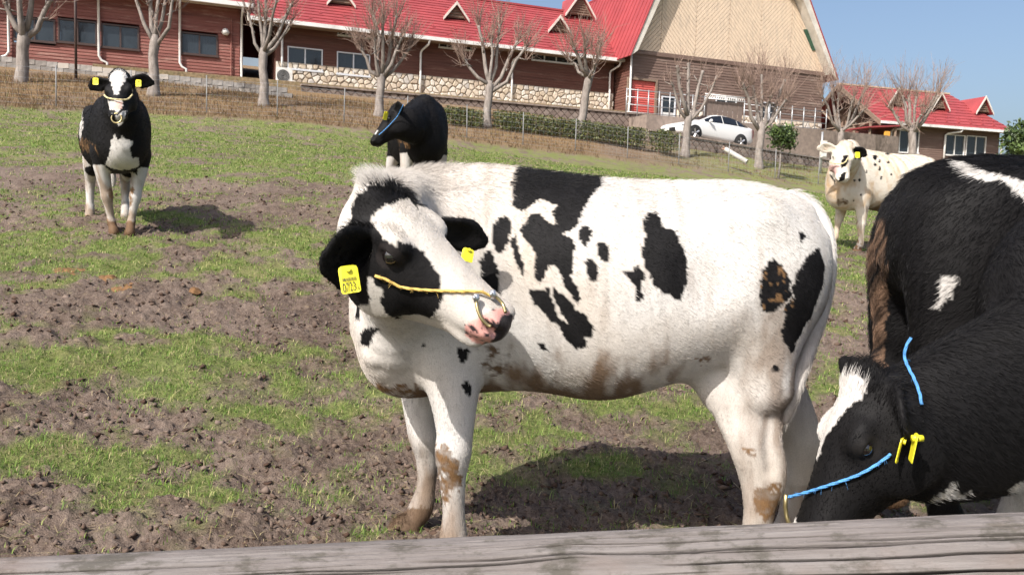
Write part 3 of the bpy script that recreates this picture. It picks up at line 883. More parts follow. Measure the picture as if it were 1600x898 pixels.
# ------------------------------------------------------------------ white hatchback
def build_car():
    r = empty('parked_car', wl_pt(0, 0, 0), 0, 'white hatchback parked on the sloping drive below the barn', 'car')
    paint = NT('white_car_paint').base(Base_Color=(0.78, 0.78, 0.78, 1), Roughness=0.25, Coat_Weight=0.6, Coat_Roughness=0.05)
    glass = NT('tinted_car_glass').base(Base_Color=(0.012, 0.014, 0.018, 1), Roughness=0.05, Specular_IOR_Level=0.8)
    black = simple('black_trim', (0.015, 0.015, 0.016), .5)
    rub = simple('tyre_rubber', (0.02, 0.02, 0.02), .85)
    alloy = simple('alloy_rim', (0.55, 0.56, 0.58), .3, metallic=.8)
    # x forward; stations: x, sill, belt, roof, half width belt, half width roof
    st = [(2.27, .38, .52, .54, .50, .42), (2.2, .25, .60, .63, .70, .55), (2.0, .2, .70, .74, .82, .62), (1.6, .2, .80, .86, .87, .70), (1.1, .2, .89, .97, .88, .74), (.75, .2, .93, 1.12, .88, .66),
          (.35, .2, .95, 1.34, .88, .60), (-.1, .2, .97, 1.46, .88, .57), (-.6, .2, .99, 1.475, .88, .57), (-1.1, .22, 1.01, 1.42, .88, .56), (-1.6, .25, 1.03, 1.28, .87, .55), (-1.95, .28, 1.05, 1.15, .84, .58), (-2.18, .34, 1.03, 1.08, .76, .58), (-2.27, .45, .85, .88, .62, .5)]
    V, Fc = [], []
    for x, s, b, t, hb_, hr in st:
        ring = [(0, s), (hb_ * .9, s), (hb_ * .99, s + .12), (hb_ * 1.02, (s + b) / 2), (hb_, b - .05), (hb_ * .97, b), (hr + (hb_ * .97 - hr) * .1, t - .06 * (t - b > .1)), (hr * .8, t), (0, t + .015)]
        full = ring + [(-a, c) for a, c in ring[-2:0:-1]]
        V += [(x, a, c) for a, c in full]
    n = 16
    for i in range(len(st) - 1):
        for k in range(n):
            Fc.append((i * n + k, i * n + (k + 1) % n, (i + 1) * n + (k + 1) % n, (i + 1) * n + k))
    Fc += [tuple(range(n - 1, -1, -1)), tuple((len(st) - 1) * n + k for k in range(n))]
    body = MB().add(V, Fc).build('body', paint, r, True)
    sb = body.modifiers.new('sub', 'SUBSURF'); sb.levels = sb.render_levels = 2
    def side(x, f, sg, off):
        xs = [a[0] for a in st][::-1]
        g = lambda k: np.interp(x, xs, [a[k] for a in st][::-1])
        b, t, hb_, hr = g(2), g(3), g(4) * .97, g(5)
        return (x, sg * (hb_ + (hr - hb_) * f + off), b + (t - b) * f)
    for sg in (-1, 1):
        for xa, xb in ((.82, -.22), (-.26, -1.1), (-1.14, -1.75)):
            m = MB()
            nn = 8
            for i in range(nn + 1):
                x = xa + (xb - xa) * i / nn
                for f in (.08, .45, .84):
                    p = side(x, f, sg, .012)
                    m.v.append(p)
            for i in range(nn):
                for k in range(2):
                    a = i * 3 + k
                    m.f.append((a, a + 1, a + 4, a + 3))
            m.build('side_window', glass, r)
        MB().tube([(.62, sg * .86, .97), (.6, sg * 1.0, 1.0), (.62, sg * 1.06, 1.0)], [.03, .085, .05], 8).build('mirror', paint, r, True)
        h = MB().add([(2.15, sg * .52, .60), (2.02, sg * .74, .68), (1.62, sg * .885, .80), (1.72, sg * .885, .70), (2.06, sg * .80, .58)], [(0, 1, 2, 3, 4)]).build('headlight', black, r)
        MB().add([(-2.2, sg * .72, 1.0), (-1.95, sg * .87, 1.02), (-2.1, sg * .85, .62), (-2.24, sg * .70, .6)], [(0, 1, 2, 3)]).build('tail_light', simple('tail_light', (.3, .02, .02), .3), r)
    MB().add([(.98, -.6, 1.02), (.98, .6, 1.02), (.32, .5, 1.365), (.32, -.5, 1.365)], [(0, 1, 2, 3)]).build('windscreen', glass, r)
    MB().box(2.2, 2.3, -.55, .55, .3, .48).build('grille', black, r)
    MB().box(2.295, 2.305, -.17, .17, .36, .46).build('number_plate', simple('plate', (.7, .7, .68), .5), r)
    for x in (1.36, -1.34):
        for sg in (-1, 1):
            MB().tube([(x, sg * .80, .33), (x, sg * .905, .33)], .37, 24).build('wheel_arch', black, r)
            w = MB().tube([(x, sg * .70, .315), (x, sg * .72, .315), (x, sg * .91, .315), (x, sg * .925, .315)], [.28, .315, .315, .28], 24).build('wheel', rub, r, True)
            rim = MB().tube([(x, sg * .92, .315), (x, sg * .932, .315)], .075, 12)
            for k in range(5):
                a = 2 * math.pi * k / 5
                rim.tube([(x, sg * .93, .315), (x + .21 * math.cos(a), sg * .932, .315 + .21 * math.sin(a))], [.03, .05], 4)
            rim.build('rim', alloy, w)
    return r
car = build_car()
cp = wl_pt(4.0, 1.6, 1.16)
car.location = cp
car.rotation_euler = (0, -TILT - .012, PSI + math.pi + math.radians(4))

# ------------------------------------------------------------------ wire fence
M_POST = simple('grey_fence_steel', (0.2, 0.2, 0.2), 0.6, .15, 6)
def build_fence():
    pxs = [-130, -20, 88, 206, 323, 433, 537, 636, 730, 818, 900, 982, 1063, 1141, 1215, 1283, 1350, 1420, 1500]
    base = []
    for x in pxs:
        d = _fd(x)
        q = P(x, 200, d)
        base.append(np.array([q[0], q[1], float(G0(q[0], q[1]))]))
    r = empty('wire_fence', base[0], 0, 'thin wire mesh fence on grey posts along the top of the field', 'fence')
    o = base[0]
    hts = 1.12
    for b in base:
        ln = RNG.normal(0, .015, 2)
        m = MB().tube([b - o - [0, 0, .3], b - o + [ln[0], ln[1], hts + .06]], .018, 8)
        m.build('post', M_POST, r, True)
    w = MB()
    rad = .0028
    for h in (.06, .18, .3, .44, .6, .78, .95, 1.08):
        for a, b in zip(base[:-1], base[1:]):
            sag = np.array([0, 0, -.015])
            w.tube([a - o + [0, 0, h], (a + b) / 2 - o + [0, 0, h] + sag, b - o + [0, 0, h]], rad * (1.5 if h in (.06, 1.08) else 1), 3, False)
    for a, b in zip(base[:-1], base[1:]):
        n = int(np.linalg.norm(b - a) / .15)
        for k in range(1, n):
            p = a + (b - a) * k / n - o
            w.tube([p + [0, 0, .06], p + [0, 0, 1.08]], rad * .8, 3, False)
    w.build('wire_mesh', M_GALV, r)['kind'] = 'stuff'
build_fence()

# ------------------------------------------------------------------ pollarded trees
def material_bark():
    t = NT('grey_bark')
    c = t.coord((1, 1, .35))
    n, n2 = t.noise(c, 9, 6, .65), t.noise(c, 2.2, 4)
    col = t.ramp(n, [(.3, (.12, .10, .088)), (.55, (.245, .212, .19)), (.75, (.35, .315, .288))]).outputs[0]
    col = t.mix(t.ramp(n2, [(.5, 0.), (.7, .6)]), col, (.20, .165, .14))
    return t.base(Base_Color=col, Roughness=.9, Normal=t.bump(n, .5, .02))
M_BARK = material_bark()
M_TWIG = simple('reddish_twigs', (0.25, 0.175, 0.14), .8, .2, 3)
def tree(label, bx, by, d, w, crotch, limbs, twig=(14, 1.0), seed=1):
    """pollarded tree: trunk to the crotch, limbs to their knobs, thin shoots from every knob"""
    rr = np.random.default_rng(seed)
    b = P(bx, by, d)
    b[2] = min(b[2], float(G0(b[0], b[1])) + .05)
    r = empty('pollarded_tree', b, 0, label, 'tree', 'bare pollarded trees behind the wire fence')
    c = P(crotch[0], crotch[1], d) - b
    t, tw = MB(), MB()
    rw = w / 2 * .8
    bend = rr.normal(0, .03, (4, 3))
    t.tube([(0, 0, -.2), (0, 0, .05), c * .15 + [0, 0, .0], c * .4 + bend[0], c * .7 + bend[1], c * .93, c * 1.08], [rw * 1.6, rw * 1.35, rw * 1.08, rw * .96, rw * .9, rw * .98, rw * .55], 12)
    def shoots(p, dirn, n, L):
        for _ in range(int(n * 1.1)):
            v = dirn * .55 + np.array([0, 0, .75]) + rr.normal(0, .42, 3)
            v /= np.linalg.norm(v)
            l = L * rr.uniform(.5, 1.15)
            q = p + rr.normal(0, .04, 3)
            k = q + v * l * .5 + rr.normal(0, .03, 3)
            e = k + (v + [0, 0, .25] + rr.normal(0, .12, 3)) * l * .5
            tw.tube([q, k, e], [.011, .008, .004], 3, False)
            for _ in range(rr.integers(1, 4)):
                f = rr.uniform(.3, .9)
                s = q + (e - q) * f
                v2 = v + rr.normal(0, .45, 3)
                tw.tube([s, s + v2 * l * .3], [.006, .003], 3, False)
    for j, (lx, ly) in enumerate(limbs):
        dz = rr.uniform(-.7, .7)
        e = P(lx, ly, d + dz) - b
        s0 = c * rr.uniform(.82, 1.0)
        out = e - s0
        mid1 = s0 + out * .35 + np.array([out[0] * .12, out[1] * .12, -.06 * np.linalg.norm(out)]) + rr.normal(0, .04, 3)
        mid2 = s0 + out * .7 + np.array([out[0] * .05, out[1] * .05, -.02]) + rr.normal(0, .04, 3)
        lr = rw * rr.uniform(.34, .5)
        t.tube([s0 - out * .06, mid1, mid2, e * .97 + s0 * .03, e, e + out * .02], [lr * 1.25, lr, lr * .8, lr * .72, lr * 1.05, lr * .4], 8)
        dirn = out / np.linalg.norm(out)
        shoots(e, dirn, twig[0], twig[1])
        # side spurs
        for _ in range(3):
            f = rr.uniform(.45, .95)
            q = s0 + out * f
            v = dirn * .4 + rr.normal(0, .6, 3)
            v /= np.linalg.norm(v)
            l = rr.uniform(.15, .45)
            t.tube([q, q + v * l], [lr * .4, lr * .22], 6)
            shoots(q + v * l, v, max(2, twig[0] // 3), twig[1] * .7)
    t.build('trunk', M_BARK, r, True)
    tw.build('crown', M_TWIG, r)
    return r
TD = lambda px: _fd(px) + 2.6
tree('bare tree at the left edge in front of the red board building', 32, 139, 27.5, .5, (38, 52), [(8, 5), (30, -40), (52, -30), (80, 0), (60, -60)], (16, 1.2), 1)
tree('bare tree right behind the cow facing the camera', 240, 149, 27.8, .42, (242, 62), [(205, -30), (228, -60), (248, -70), (262, -45), (280, -25), (236, -15)], (20, 1.3), 2)
tree('bare tree between the two long buildings', 412, 166, TD(412), .40, (411, 82), [(388, 22), (402, -18), (415, -28), (432, 2), (455, 8), (452, 40)], (15, 1.0), 3)
tree('forked bare tree behind the black cow looking sideways', 592, 181, TD(592), .40, (596, 118), [(563, 76), (584, 26), (598, 34), (620, 26), (628, 60), (640, 76), (585, 60)], (24, 1.1), 4)
tree('bare tree midway along the stone based wing', 760, 198, TD(760), .40, (765, 132), [(725, 92), (748, 42), (768, 62), (781, 40), (808, 66), (822, 74)], (22, 1.1), 5)
tree('leaning bare tree in front of the end of the wing', 903, 214, TD(905), .42, (921, 118), [(888, 92), (897, 76), (914, 74), (938, 72), (930, 100)], (20, 1.2), 6)
tree('lopped bare tree in front of the car bonnet', 1070, 244, TD(1070), .42, (1076, 182), [(1050, 130), (1058, 104), (1076, 100), (1098, 112), (1120, 120), (1090, 150)], (5, .7), 7)
tree('bare tree with reddish shoots beside the car boot', 1185, 263, TD(1185), .42, (1190, 196), [(1160, 130), (1176, 135), (1190, 118), (1226, 126), (1228, 156), (1205, 150)], (26, 1.2), 8)
tree('bare tree in front of the house porch gable', 1312, 250, 41, .42, (1314, 205), [(1284, 150), (1300, 140), (1310, 146), (1335, 150), (1352, 140), (1350, 172)], (20, 1.5), 9)
tree('bare tree in front of the house windows', 1428, 262, 42, .5, (1425, 204), [(1394, 172), (1410, 150), (1420, 150), (1432, 152), (1460, 152), (1466, 150), (1440, 180)], (20, 1.6), 10)

# ------------------------------------------------------------------ leaves: hedges and the two evergreen trees
def material_leaf(name, c0, c1):
    t = NT(name)
    oi = t.n('ShaderNodeNewGeometry')
    c = t.ramp(oi.outputs['Random Per Island'], [(.1, c0), (.9, c1)])
    t.base(Base_Color=c, Roughness=.55)
    return t.m
M_HEDGE = material_leaf('hedge_leaves', (.025, .04, .012), (.13, .14, .035))
M_EVER = material_leaf('evergreen_leaves', (.02, .04, .014), (.10, .15, .04))
def leaf_mesh(name, C, size, mat, rr, up=.0):
    n = len(C)
    a = rr.normal(0, 1, (n, 3)); a /= np.linalg.norm(a, axis=1)[:, None]
    b = rr.normal(0, 1, (n, 3)); b -= a * (a * b).sum(1)[:, None]; b /= np.linalg.norm(b, axis=1)[:, None]
    s = size * rr.uniform(.6, 1.3, (n, 1))
    V = np.stack([C - a * s, C + b * s * .45, C + a * s, C - b * s * .45], 1).reshape(-1, 3)
    return mesh_np(name, V, [np.arange(4 * n).reshape(n, 4)], mat)
def hedge(label, a, b, h, w, seed):
    rr = np.random.default_rng(seed)
    a, b = np.asarray(a), np.asarray(b)
    r = empty('clipped_hedge', a, 0, label, 'hedge', 'clipped low hedges behind the fence')
    ax = b - a
    L = np.linalg.norm(ax); ax = ax / L
    sd = np.array([-ax[1], ax[0], 0]); sd /= np.linalg.norm(sd)
    n = int(L * 1500)
    t, u, v = rr.uniform(0, L, n), rr.uniform(-1, 1, n), rr.uniform(0, 1, n) ** .8
    u = np.sign(u) * np.abs(u) ** .5
    edge = 1 + .22 * (fbm(t * 2.3 + seed, v * 2, seed) - .5)
    C = t[:, None] * ax + (u * w / 2 * edge)[:, None] * sd + np.c_[np.zeros(n), np.zeros(n), v * h * (1 + .2 * (fbm(t * 1.7, u + 5, seed + 3) - .5)) ]
    o = link(bpy.data.objects.new('foliage', leaf_mesh('foliage', C, .05, M_HEDGE, rr)), r)
    o['kind'] = 'stuff'
    core = MB()
    for k in range(int(L / .5)):
        p = ax * (.25 + .5 * k)
        core.tube([p - [0, 0, .1], p + [rr.normal(0, .1), rr.normal(0, .05), h * .7]], [.03, .015], 5)
    core.build('stems', M_TWIG, r)['kind'] = 'stuff'
def hp(px, py, d):
    q = P(px, py, d)
    return np.array([q[0], q[1], q[2]])
hedge('short clipped hedge beside the black cow, left of the trunk', hp(694, 194, 31.3), hp(752, 200, 31.8), .62, .7, 1)
hedge('long clipped hedge between the two middle tree trunks', hp(772, 202, 32.0), hp(1006, 231, 33.8), .72, .8, 2)
hedge('short square hedge left of the car tree', hp(1020, 234, 33.6), hp(1055, 239, 33.9), .78, .9, 3)
def evergreen(label, bx, by, d, crown, n, leaf, seed, trunk_r=.05):
    rr = np.random.default_rng(seed)
    b = P(bx, by, d)
    r = empty('evergreen_tree', b, 0, label, 'tree')
    t, C = MB(), []
    (cx, cy, rx, rz) = crown
    cc = P(cx, cy, d) - b
    sx, sz = rx / FPX * d, rz / FPX * d
    t.tube([(0, 0, -.2), cc * .3 + [.03, 0, 0], cc * .7, cc + [0, 0, sz * .6]], [trunk_r, trunk_r * .85, trunk_r * .6, .01], 8)
    for k in range(26):
        v = rr.normal(0, 1, 3); v /= np.linalg.norm(v)
        e = cc + v * np.array([sx, sx, sz]) * rr.uniform(.45, 1.0)
        s = cc * rr.uniform(.6, 1.0)
        t.tube([s, (s + e) / 2 + [0, 0, .05], e], [.022, .014, .006], 5, False)
        C.append(e + rr.normal(0, 1, (n // 26, 3)) * np.array([sx, sx, sz]) * .2)
    t.build('trunk', M_BARK, r, True)
    o = link(bpy.data.objects.new('crown', leaf_mesh('crown', np.vstack(C), leaf, M_EVER, rr)), r)
evergreen('small leafy evergreen tree beside the parked car', 1216, 274, 33.6, (1222, 214, 20, 21), 1500, .085, 4)
evergreen('dark evergreen at the right edge beside the house', 1592, 275, 40, (1597, 222, 26, 30), 1500, .13, 5, .07)

# ------------------------------------------------------------------ small yard things
def lamp_post():
    b = P(119, 134, 29.5)
    r = empty('lamp_post', b, 0, 'thin dark post in front of the red board building', 'post')
    MB().tube([(0, 0, -.3), (0, 0, 5.2)], .045, 10).build('pole', M_DARKFR, r, True)
    MB().tube([(0, 0, -.05), (0, 0, .25)], .07, 10).build('base_sleeve', M_DARKFR, r, True)
    MB().tube([(0, 0, 5.2), (0, 0, 5.25), (0, 0, 5.5), (0, 0, 5.55)], [.05, .16, .13, .03], 12).build('lamp_head', M_WHITE, r, True)
lamp_post()
def aircon():
    x0, z0 = BM.at(432, 133, -.7); x1, z1 = BM.at(457, 107, -.7)
    r = BM.root('air_conditioner', 'white outdoor air conditioner unit at the corner of the wing', 'air conditioner')
    MB().box(x0, x1, -.7, -.4, z0 + .06, z1).build('casing', M_WHITE, r)
    xc, zc = x0 + (x1 - x0) * .42, (z0 + z1) / 2 + .03
    g = MB()
    for rad in (.26, .21, .16, .11, .06):
        g.tube([(xc + rad * math.cos(a), -.71, zc + rad * math.sin(a)) for a in np.linspace(0, 2 * math.pi, 21)], .008, 4, False)
    g.build('grille', simple('grey_grille', (.3, .3, .3), .5), r)
    MB().tube([(xc, -.704, zc), (xc, -.69, zc)], .27, 20).build('fan_opening', M_ROOM, r)
    for x in (x0 + .1, x1 - .15):
        MB().box(x, x + .08, -.68, -.42, -.1, z0 + .06).build('foot', M_CONC, r)
aircon()
def railing():
    r = BB.root('metal_railing', 'grey metal pen railing in front of the red barn door', 'railing')
    def run(pts, zs, top, n):
        for k in range(n + 1):
            p = pts[0] + (pts[1] - pts[0]) * k / n
            MB().tube([(p[0], p[1], -.1), (p[0], p[1], top)], .03, 6).build('post', M_GALV, r, True)
        for z in zs:
            MB().tube([(*pts[0], z), (*pts[1], z)], .022, 6).build('rail', M_GALV, r, True)
    a, b = np.array([BB.at(978, 180, -1.6)[0], -1.6]), np.array([BB.at(1062, 185, -1.6)[0], -1.6])
    run((a, b), (.15, .5, .85, 1.2), 1.25, 5)
    c = np.array([BB.at(1100, 185, -1.6)[0], -1.6])
    run((b, c), (.5, .85, 1.2), 1.25, 2)
    d = np.array([BB.at(1162, 190, -1.8)[0], -1.8])
    for z in (1.15, 1.35):
        MB().tube([(*c, z), (*d, z - .05)], .03, 6).build('rail', M_WHITE, r, True)
    zz = MB()
    n = 18
    for k in range(n):
        p, q = c + (d - c) * k / n, c + (d - c) * (k + 1) / n
        zz.tube([(p[0], p[1], 1.15), ((p[0] + q[0]) / 2, p[1], 1.33), (q[0], q[1], 1.15)], .018, 4)
    zz.build('lattice', M_WHITE, r)
    for k in range(8):
        p, q = c + (d - c) * k / 8, c + (d - c) * (k + 1) / 8
        MB().box(p[0], q[0] - .02, p[1] + .1, p[1] + .14, -.1, 1.05).build('panel', simple('brown_panel', (.17, .13, .11), .8) if k == 0 else bpy.data.materials['brown_panel'], r)
    e = np.array([BB.at(1290, 205, -1.8)[0], -1.8])
    run((d, e), (.1, .4, .7, 1.0), 1.15, 7)
railing()
def fallen_pipe():
    a, b = P(1133, 233, 33.6), P(1167, 253, 33.2)
    r = empty('broken_pipe', b, 0, 'broken white pipe leaning on the block wall below the car', 'pipe')
    m = MB()
    m.tube([a - b, (a - b) * .5, (0, 0, 0)], .1, 10, False).build('pipe_wall', simple('grey_white_pipe', (.45, .43, .40), .7, .15, 5), r, True)
    m = MB()
    for k in range(7):
        w = 2 * math.pi * k / 7
        q = a - b + np.array([.07 * math.cos(w) - .08, 0, .07 * math.sin(w) + .04])
        m.tube([a - b, q + RNG.normal(0, .04, 3)], [.04, .01], 4)
    m.build('splintered_end', simple('splintered_wood', (.35, .2, .14)), r)
fallen_pipe()
def meter_box():
    b = P(1285, 262, 37.5)
    r = empty('meter_box', b, PSI, 'pale meter box on a post beside the white spotted cow', 'box')
    MB().box(-.13, .13, -.08, .08, .45, 1.2).build('casing', M_TRIM, r)
    MB().box(-.11, .11, -.095, -.083, .5, 1.15).build('lid', M_WHITE, r)
    MB().tube([(0, .12, -.4), (0, .12, 1.6)], .05, 8).build('post', M_GALV, r, True)
meter_box()
hl = MB()
n = 60
V = []
for k in range(n):
    t = k / (n - 1)
    px = -900 + 2000 * t
    top = 75 + 55 * float(fbm(np.array([t * 6.]), np.array([0.]), 4)[0]) - 30
    V += [P(px, 330, 1500), P(px, top, 1500)]
hl.add(V, [(2 * k, 2 * k + 2, 2 * k + 3, 2 * k + 1) for k in range(n - 1)])
bk = [(p[0], p[1] + 600, p[2] - 250) for p in V[1::2]]
o = len(hl.v)
hl.add([V[2 * k + 1] for k in range(n)] + bk, [(k, k + 1, n + k + 1, n + k) for k in range(n - 1)])
tag(hl.build('hills', simple('far_hills', (.16, .2, .25), .95, .2, .004), None, True), kind='structure')  # distance haze is put into the bluish hill colour
# ================================================================== cattle: bodies grown as one continuous skin from smooth-blended volumes
def catmull(a, m=5):
    a = np.asarray(a, float)
    p = np.vstack([2 * a[0] - a[1], a, 2 * a[-1] - a[-2]])
    out = []
    for i in range(1, len(p) - 2):
        for t in np.linspace(0, 1, m, endpoint=False):
            out.append(.5 * (2 * p[i] + (p[i + 1] - p[i - 1]) * t + (2 * p[i - 1] - 5 * p[i] + 4 * p[i + 1] - p[i + 2]) * t * t + (3 * p[i] - p[i - 1] - 3 * p[i + 1] + p[i + 2]) * t ** 3))
    out.append(a[-1])
    return np.array(out)
def unit(v):
    v = np.asarray(v, float)
    return v / (np.linalg.norm(v) + 1e-12)
def chain(pts, radii, up=(0, 0, 1), m=4):
    """tapered limb through pts; radii (side, along up)"""
    q = catmull(np.c_[np.asarray(pts, float), np.asarray(radii, float)], m)
    C, R = q[:, :3], np.maximum(q[:, 3:], .004)
    up = np.asarray(up, float)
    def f(X):
        X = X.astype(np.float32)
        best = np.full(len(X), 9.0, np.float32)
        f4 = np.float32
        for i in range(len(C) - 1):
            a, b = C[i].astype(f4), C[i + 1].astype(f4)
            T = b - a
            L2 = f4(T @ T)
            if L2 < 1e-10: continue
            mg = R[i:i + 2].max() + .11
            lo, hi = np.minimum(a, b) - f4(mg), np.maximum(a, b) + f4(mg)
            m = np.flatnonzero((X[:, 0] > lo[0]) & (X[:, 0] < hi[0]) & (X[:, 1] > lo[1]) & (X[:, 1] < hi[1]) & (X[:, 2] > lo[2]) & (X[:, 2] < hi[2]))
            if not len(m): continue
            Q = X[m] - a
            t = np.clip((Q @ T) / L2, 0, 1)
            T1 = T / np.sqrt(L2)
            B = up - T1 * (up @ T1)
            if np.linalg.norm(B) < .1:
                B = np.array([1., 0, 0]) - T1 * T1[0]
            B = unit(B).astype(f4)
            A = np.cross(T1, B).astype(f4)
            ra, rb = f4(R[i, 0]) + f4(R[i + 1, 0] - R[i, 0]) * t, f4(R[i, 1]) + f4(R[i + 1, 1] - R[i, 1]) * t
            rm = np.minimum(ra, rb)
            Q -= t[:, None] * T
            qa, qb, qt = (Q @ A) / ra, (Q @ B) / rb, (Q @ T1) / rm
            k0 = np.sqrt(qa * qa + qb * qb + qt * qt) + f4(1e-9)
            k1 = np.sqrt((qa / ra) ** 2 + (qb / rb) ** 2 + (qt / rm) ** 2) + f4(1e-9)
            best[m] = np.minimum(best[m], k0 * (k0 - 1) / k1)
        return best
    r = R.max()
    return f, C.min(0) - r, C.max(0) + r
def ball(c, r, ax=None):
    c = np.asarray(c, float)
    r = np.asarray([r] * 3 if np.isscalar(r) else r, float)
    M = np.eye(3) if ax is None else np.array([unit(a) for a in ax])
    def f(X):
        q = (X - c) @ M.T
        k0 = np.sqrt(((q / r) ** 2).sum(1)) + 1e-9
        k1 = np.sqrt(((q / r ** 2) ** 2).sum(1)) + 1e-9
        return k0 * (k0 - 1) / k1
    return f, c - r.max(), c + r.max()
def loft(o, ex, ey, ez, st, n=2.3, tu=.2, tl=.2):
    """st rows: x, top, bottom, half width; tu / tl narrow the section towards its top / bottom"""
    s = catmull(st, 8)
    order = np.argsort(s[:, 0])
    s = s[order]
    o, M = np.asarray(o, float), np.array([ex, ey, ez], float)
    def f(X):
        q = (X - o) @ M.T
        x = np.clip(q[:, 0], s[0, 0], s[-1, 0])
        top, bot, hw = (np.interp(x, s[:, 0], s[:, k]) for k in (1, 2, 3))
        zc, hz = (top + bot) / 2, np.maximum((top - bot) / 2, .01)
        zr = np.clip((q[:, 2] - zc) / hz, -1.3, 1.3)
        hw = np.maximum(hw * (1 - tu * np.maximum(zr, 0) ** 2 - tl * np.maximum(-zr, 0) ** 2), .01)
        y, z, e = np.abs(q[:, 1]) / hw, np.abs(zr), np.abs(q[:, 0] - x)
        k0 = (y ** n + z ** n) ** (1 / n) + 1e-9
        g = np.sqrt((y ** (n - 1) / hw) ** 2 + (z ** (n - 1) / hz) ** 2) / (k0 ** (n - 1)) + 1e-9
        d = (k0 - 1) / g
        return np.where(e > 0, np.sqrt(np.maximum(d, 0) ** 2 + e ** 2), d)
    cor = np.array([o + M.T @ np.array([x, y, z]) for x in (s[0, 0], s[-1, 0]) for y in (-s[:, 3].max(), s[:, 3].max()) for z in (s[:, 2].min(), s[:, 1].max())])
    return f, cor.min(0) - .02, cor.max(0) + .02
class Body:
    def __init__(s, h):
        s.h, s.items = h, []
    def add(s, prim, k=.03, grp='torso'):
        s.items.append((prim, k, grp, 1))
    def cut(s, prim, k=.015):
        s.items.append((prim, k, None, -1))
    def mesh(s):
        h = s.h
        lo = np.min([p[1] for p, k, g, sg in s.items if sg > 0], axis=0) - 4 * h
        hi = np.max([p[2] for p, k, g, sg in s.items if sg > 0], axis=0) + 4 * h
        n = np.ceil((hi - lo) / h).astype(int) + 1
        F_ = np.full(n, 1.0, np.float32)
        for (f, a, b), k, g, sg in s.items:
            m = k + 3 * h
            i0 = np.maximum(((a - m - lo) / h).astype(int), 0)
            i1 = np.minimum(((b + m - lo) / h).astype(int) + 2, n)
            if (i1 <= i0).any(): continue
            gx = [lo[q] + h * np.arange(i0[q], i1[q]) for q in range(3)]
            X = np.stack(np.meshgrid(*gx, indexing='ij'), -1).reshape(-1, 3)
            d = f(X).reshape(i1 - i0)
            sl = tuple(slice(i0[q], i1[q]) for q in range(3))
            c = F_[sl]
            if sg > 0:
                t = np.maximum(k - np.abs(c - d), 0) / k
                F_[sl] = np.minimum(c, d) - t * t * k * .25
            else:
                t = np.maximum(k - np.abs(c + d), 0) / k
                F_[sl] = np.maximum(c, -d) + t * t * k * .25
        return surface_nets(F_, lo, h)
    def groups(s, V):
        names = sorted({g for p, k, g, sg in s.items if sg > 0})
        D = np.full((len(names), len(V)), 9.0)
        for (f, a, b), k, g, sg in s.items:
            if sg > 0:
                j = names.index(g)
                m = ((V > a - .08) & (V < b + .08)).all(1)
                if m.any():
                    D[j, m] = np.minimum(D[j, m], f(V[m]))
        return np.array(names)[D.argmin(0)]
def surface_nets(f, org, h):
    s = f < 0
    cn = [(i, j, k) for i in (0, 1) for j in (0, 1) for k in (0, 1)]
    nx, ny, nz = f.shape
    cnt = np.zeros((nx - 1, ny - 1, nz - 1), np.int8)
    for i, j, k in cn:
        cnt += s[i:nx - 1 + i, j:ny - 1 + j, k:nz - 1 + k]
    act = np.argwhere((cnt > 0) & (cnt < 8))
    vals = np.stack([f[act[:, 0] + i, act[:, 1] + j, act[:, 2] + k] for i, j, k in cn], 1)
    acc, num = np.zeros((len(act), 3)), np.zeros(len(act))
    cna = np.array(cn, float)
    for a in range(8):
        for b in range(a + 1, 8):
            if np.abs(cna[a] - cna[b]).sum() == 1:
                m = (vals[:, a] < 0) != (vals[:, b] < 0)
                t = vals[m, a] / (vals[m, a] - vals[m, b])
                acc[m] += cna[a] + t[:, None] * (cna[b] - cna[a])
                num[m] += 1
    V = org + (act + acc / num[:, None]) * h
    idx = np.full(cnt.shape, -1, np.int32)
    idx[tuple(act.T)] = np.arange(len(act))
    Q = []
    for ax in range(3):
        u, v = (ax + 1) % 3, (ax + 2) % 3
        sa = np.take(s, range(0, s.shape[ax] - 1), ax)
        sb = np.take(s, range(1, s.shape[ax]), ax)
        e = np.argwhere(sa != sb)
        e = e[(e[:, u] > 0) & (e[:, v] > 0) & (e[:, u] < s.shape[u] - 1) & (e[:, v] < s.shape[v] - 1)]
        q = []
        for du, dv_ in ((1, 1), (0, 1), (0, 0), (1, 0)):
            c = e.copy()
            c[:, u] -= du
            c[:, v] -= dv_
            q.append(idx[tuple(c.T)])
        q = np.stack(q, 1)
        flip = ~sa[tuple(e.T)]
        q[flip] = q[flip][:, ::-1]
        Q.append(q)
    Q = np.vstack(Q)
    Q = Q[(Q >= 0).all(1)]
    return V, Q
def relax(V, Q, it=3, lam=.5):
    for _ in range(it):
        acc, n = np.zeros_like(V), np.zeros(len(V))
        for a in range(4):
            for b in ((a + 1) % 4, (a + 3) % 4):
                np.add.at(acc, Q[:, a], V[Q[:, b]])
                np.add.at(n, Q[:, a], 1)
        V = V + lam * (acc / np.maximum(n, 1)[:, None] - V)
    return V
def vnormals(V, Q):
    fn = np.cross(V[Q[:, 2]] - V[Q[:, 0]], V[Q[:, 3]] - V[Q[:, 1]])
    N = np.zeros_like(V)
    for a in range(4):
        np.add.at(N, Q[:, a], fn)
    return N / (np.linalg.norm(N, axis=1)[:, None] + 1e-12)
def inside(px, py, poly):
    c = np.zeros(px.shape, bool)
    n = len(poly)
    for i in range(n):
        (x0, y0), (x1, y1) = poly[i], poly[(i + 1) % n]
        if y0 == y1: continue
        m = ((y0 > py) != (y1 > py)) & (px < (x1 - x0) * (py - y0) / (y1 - y0) + x0)
        c ^= m
    return c

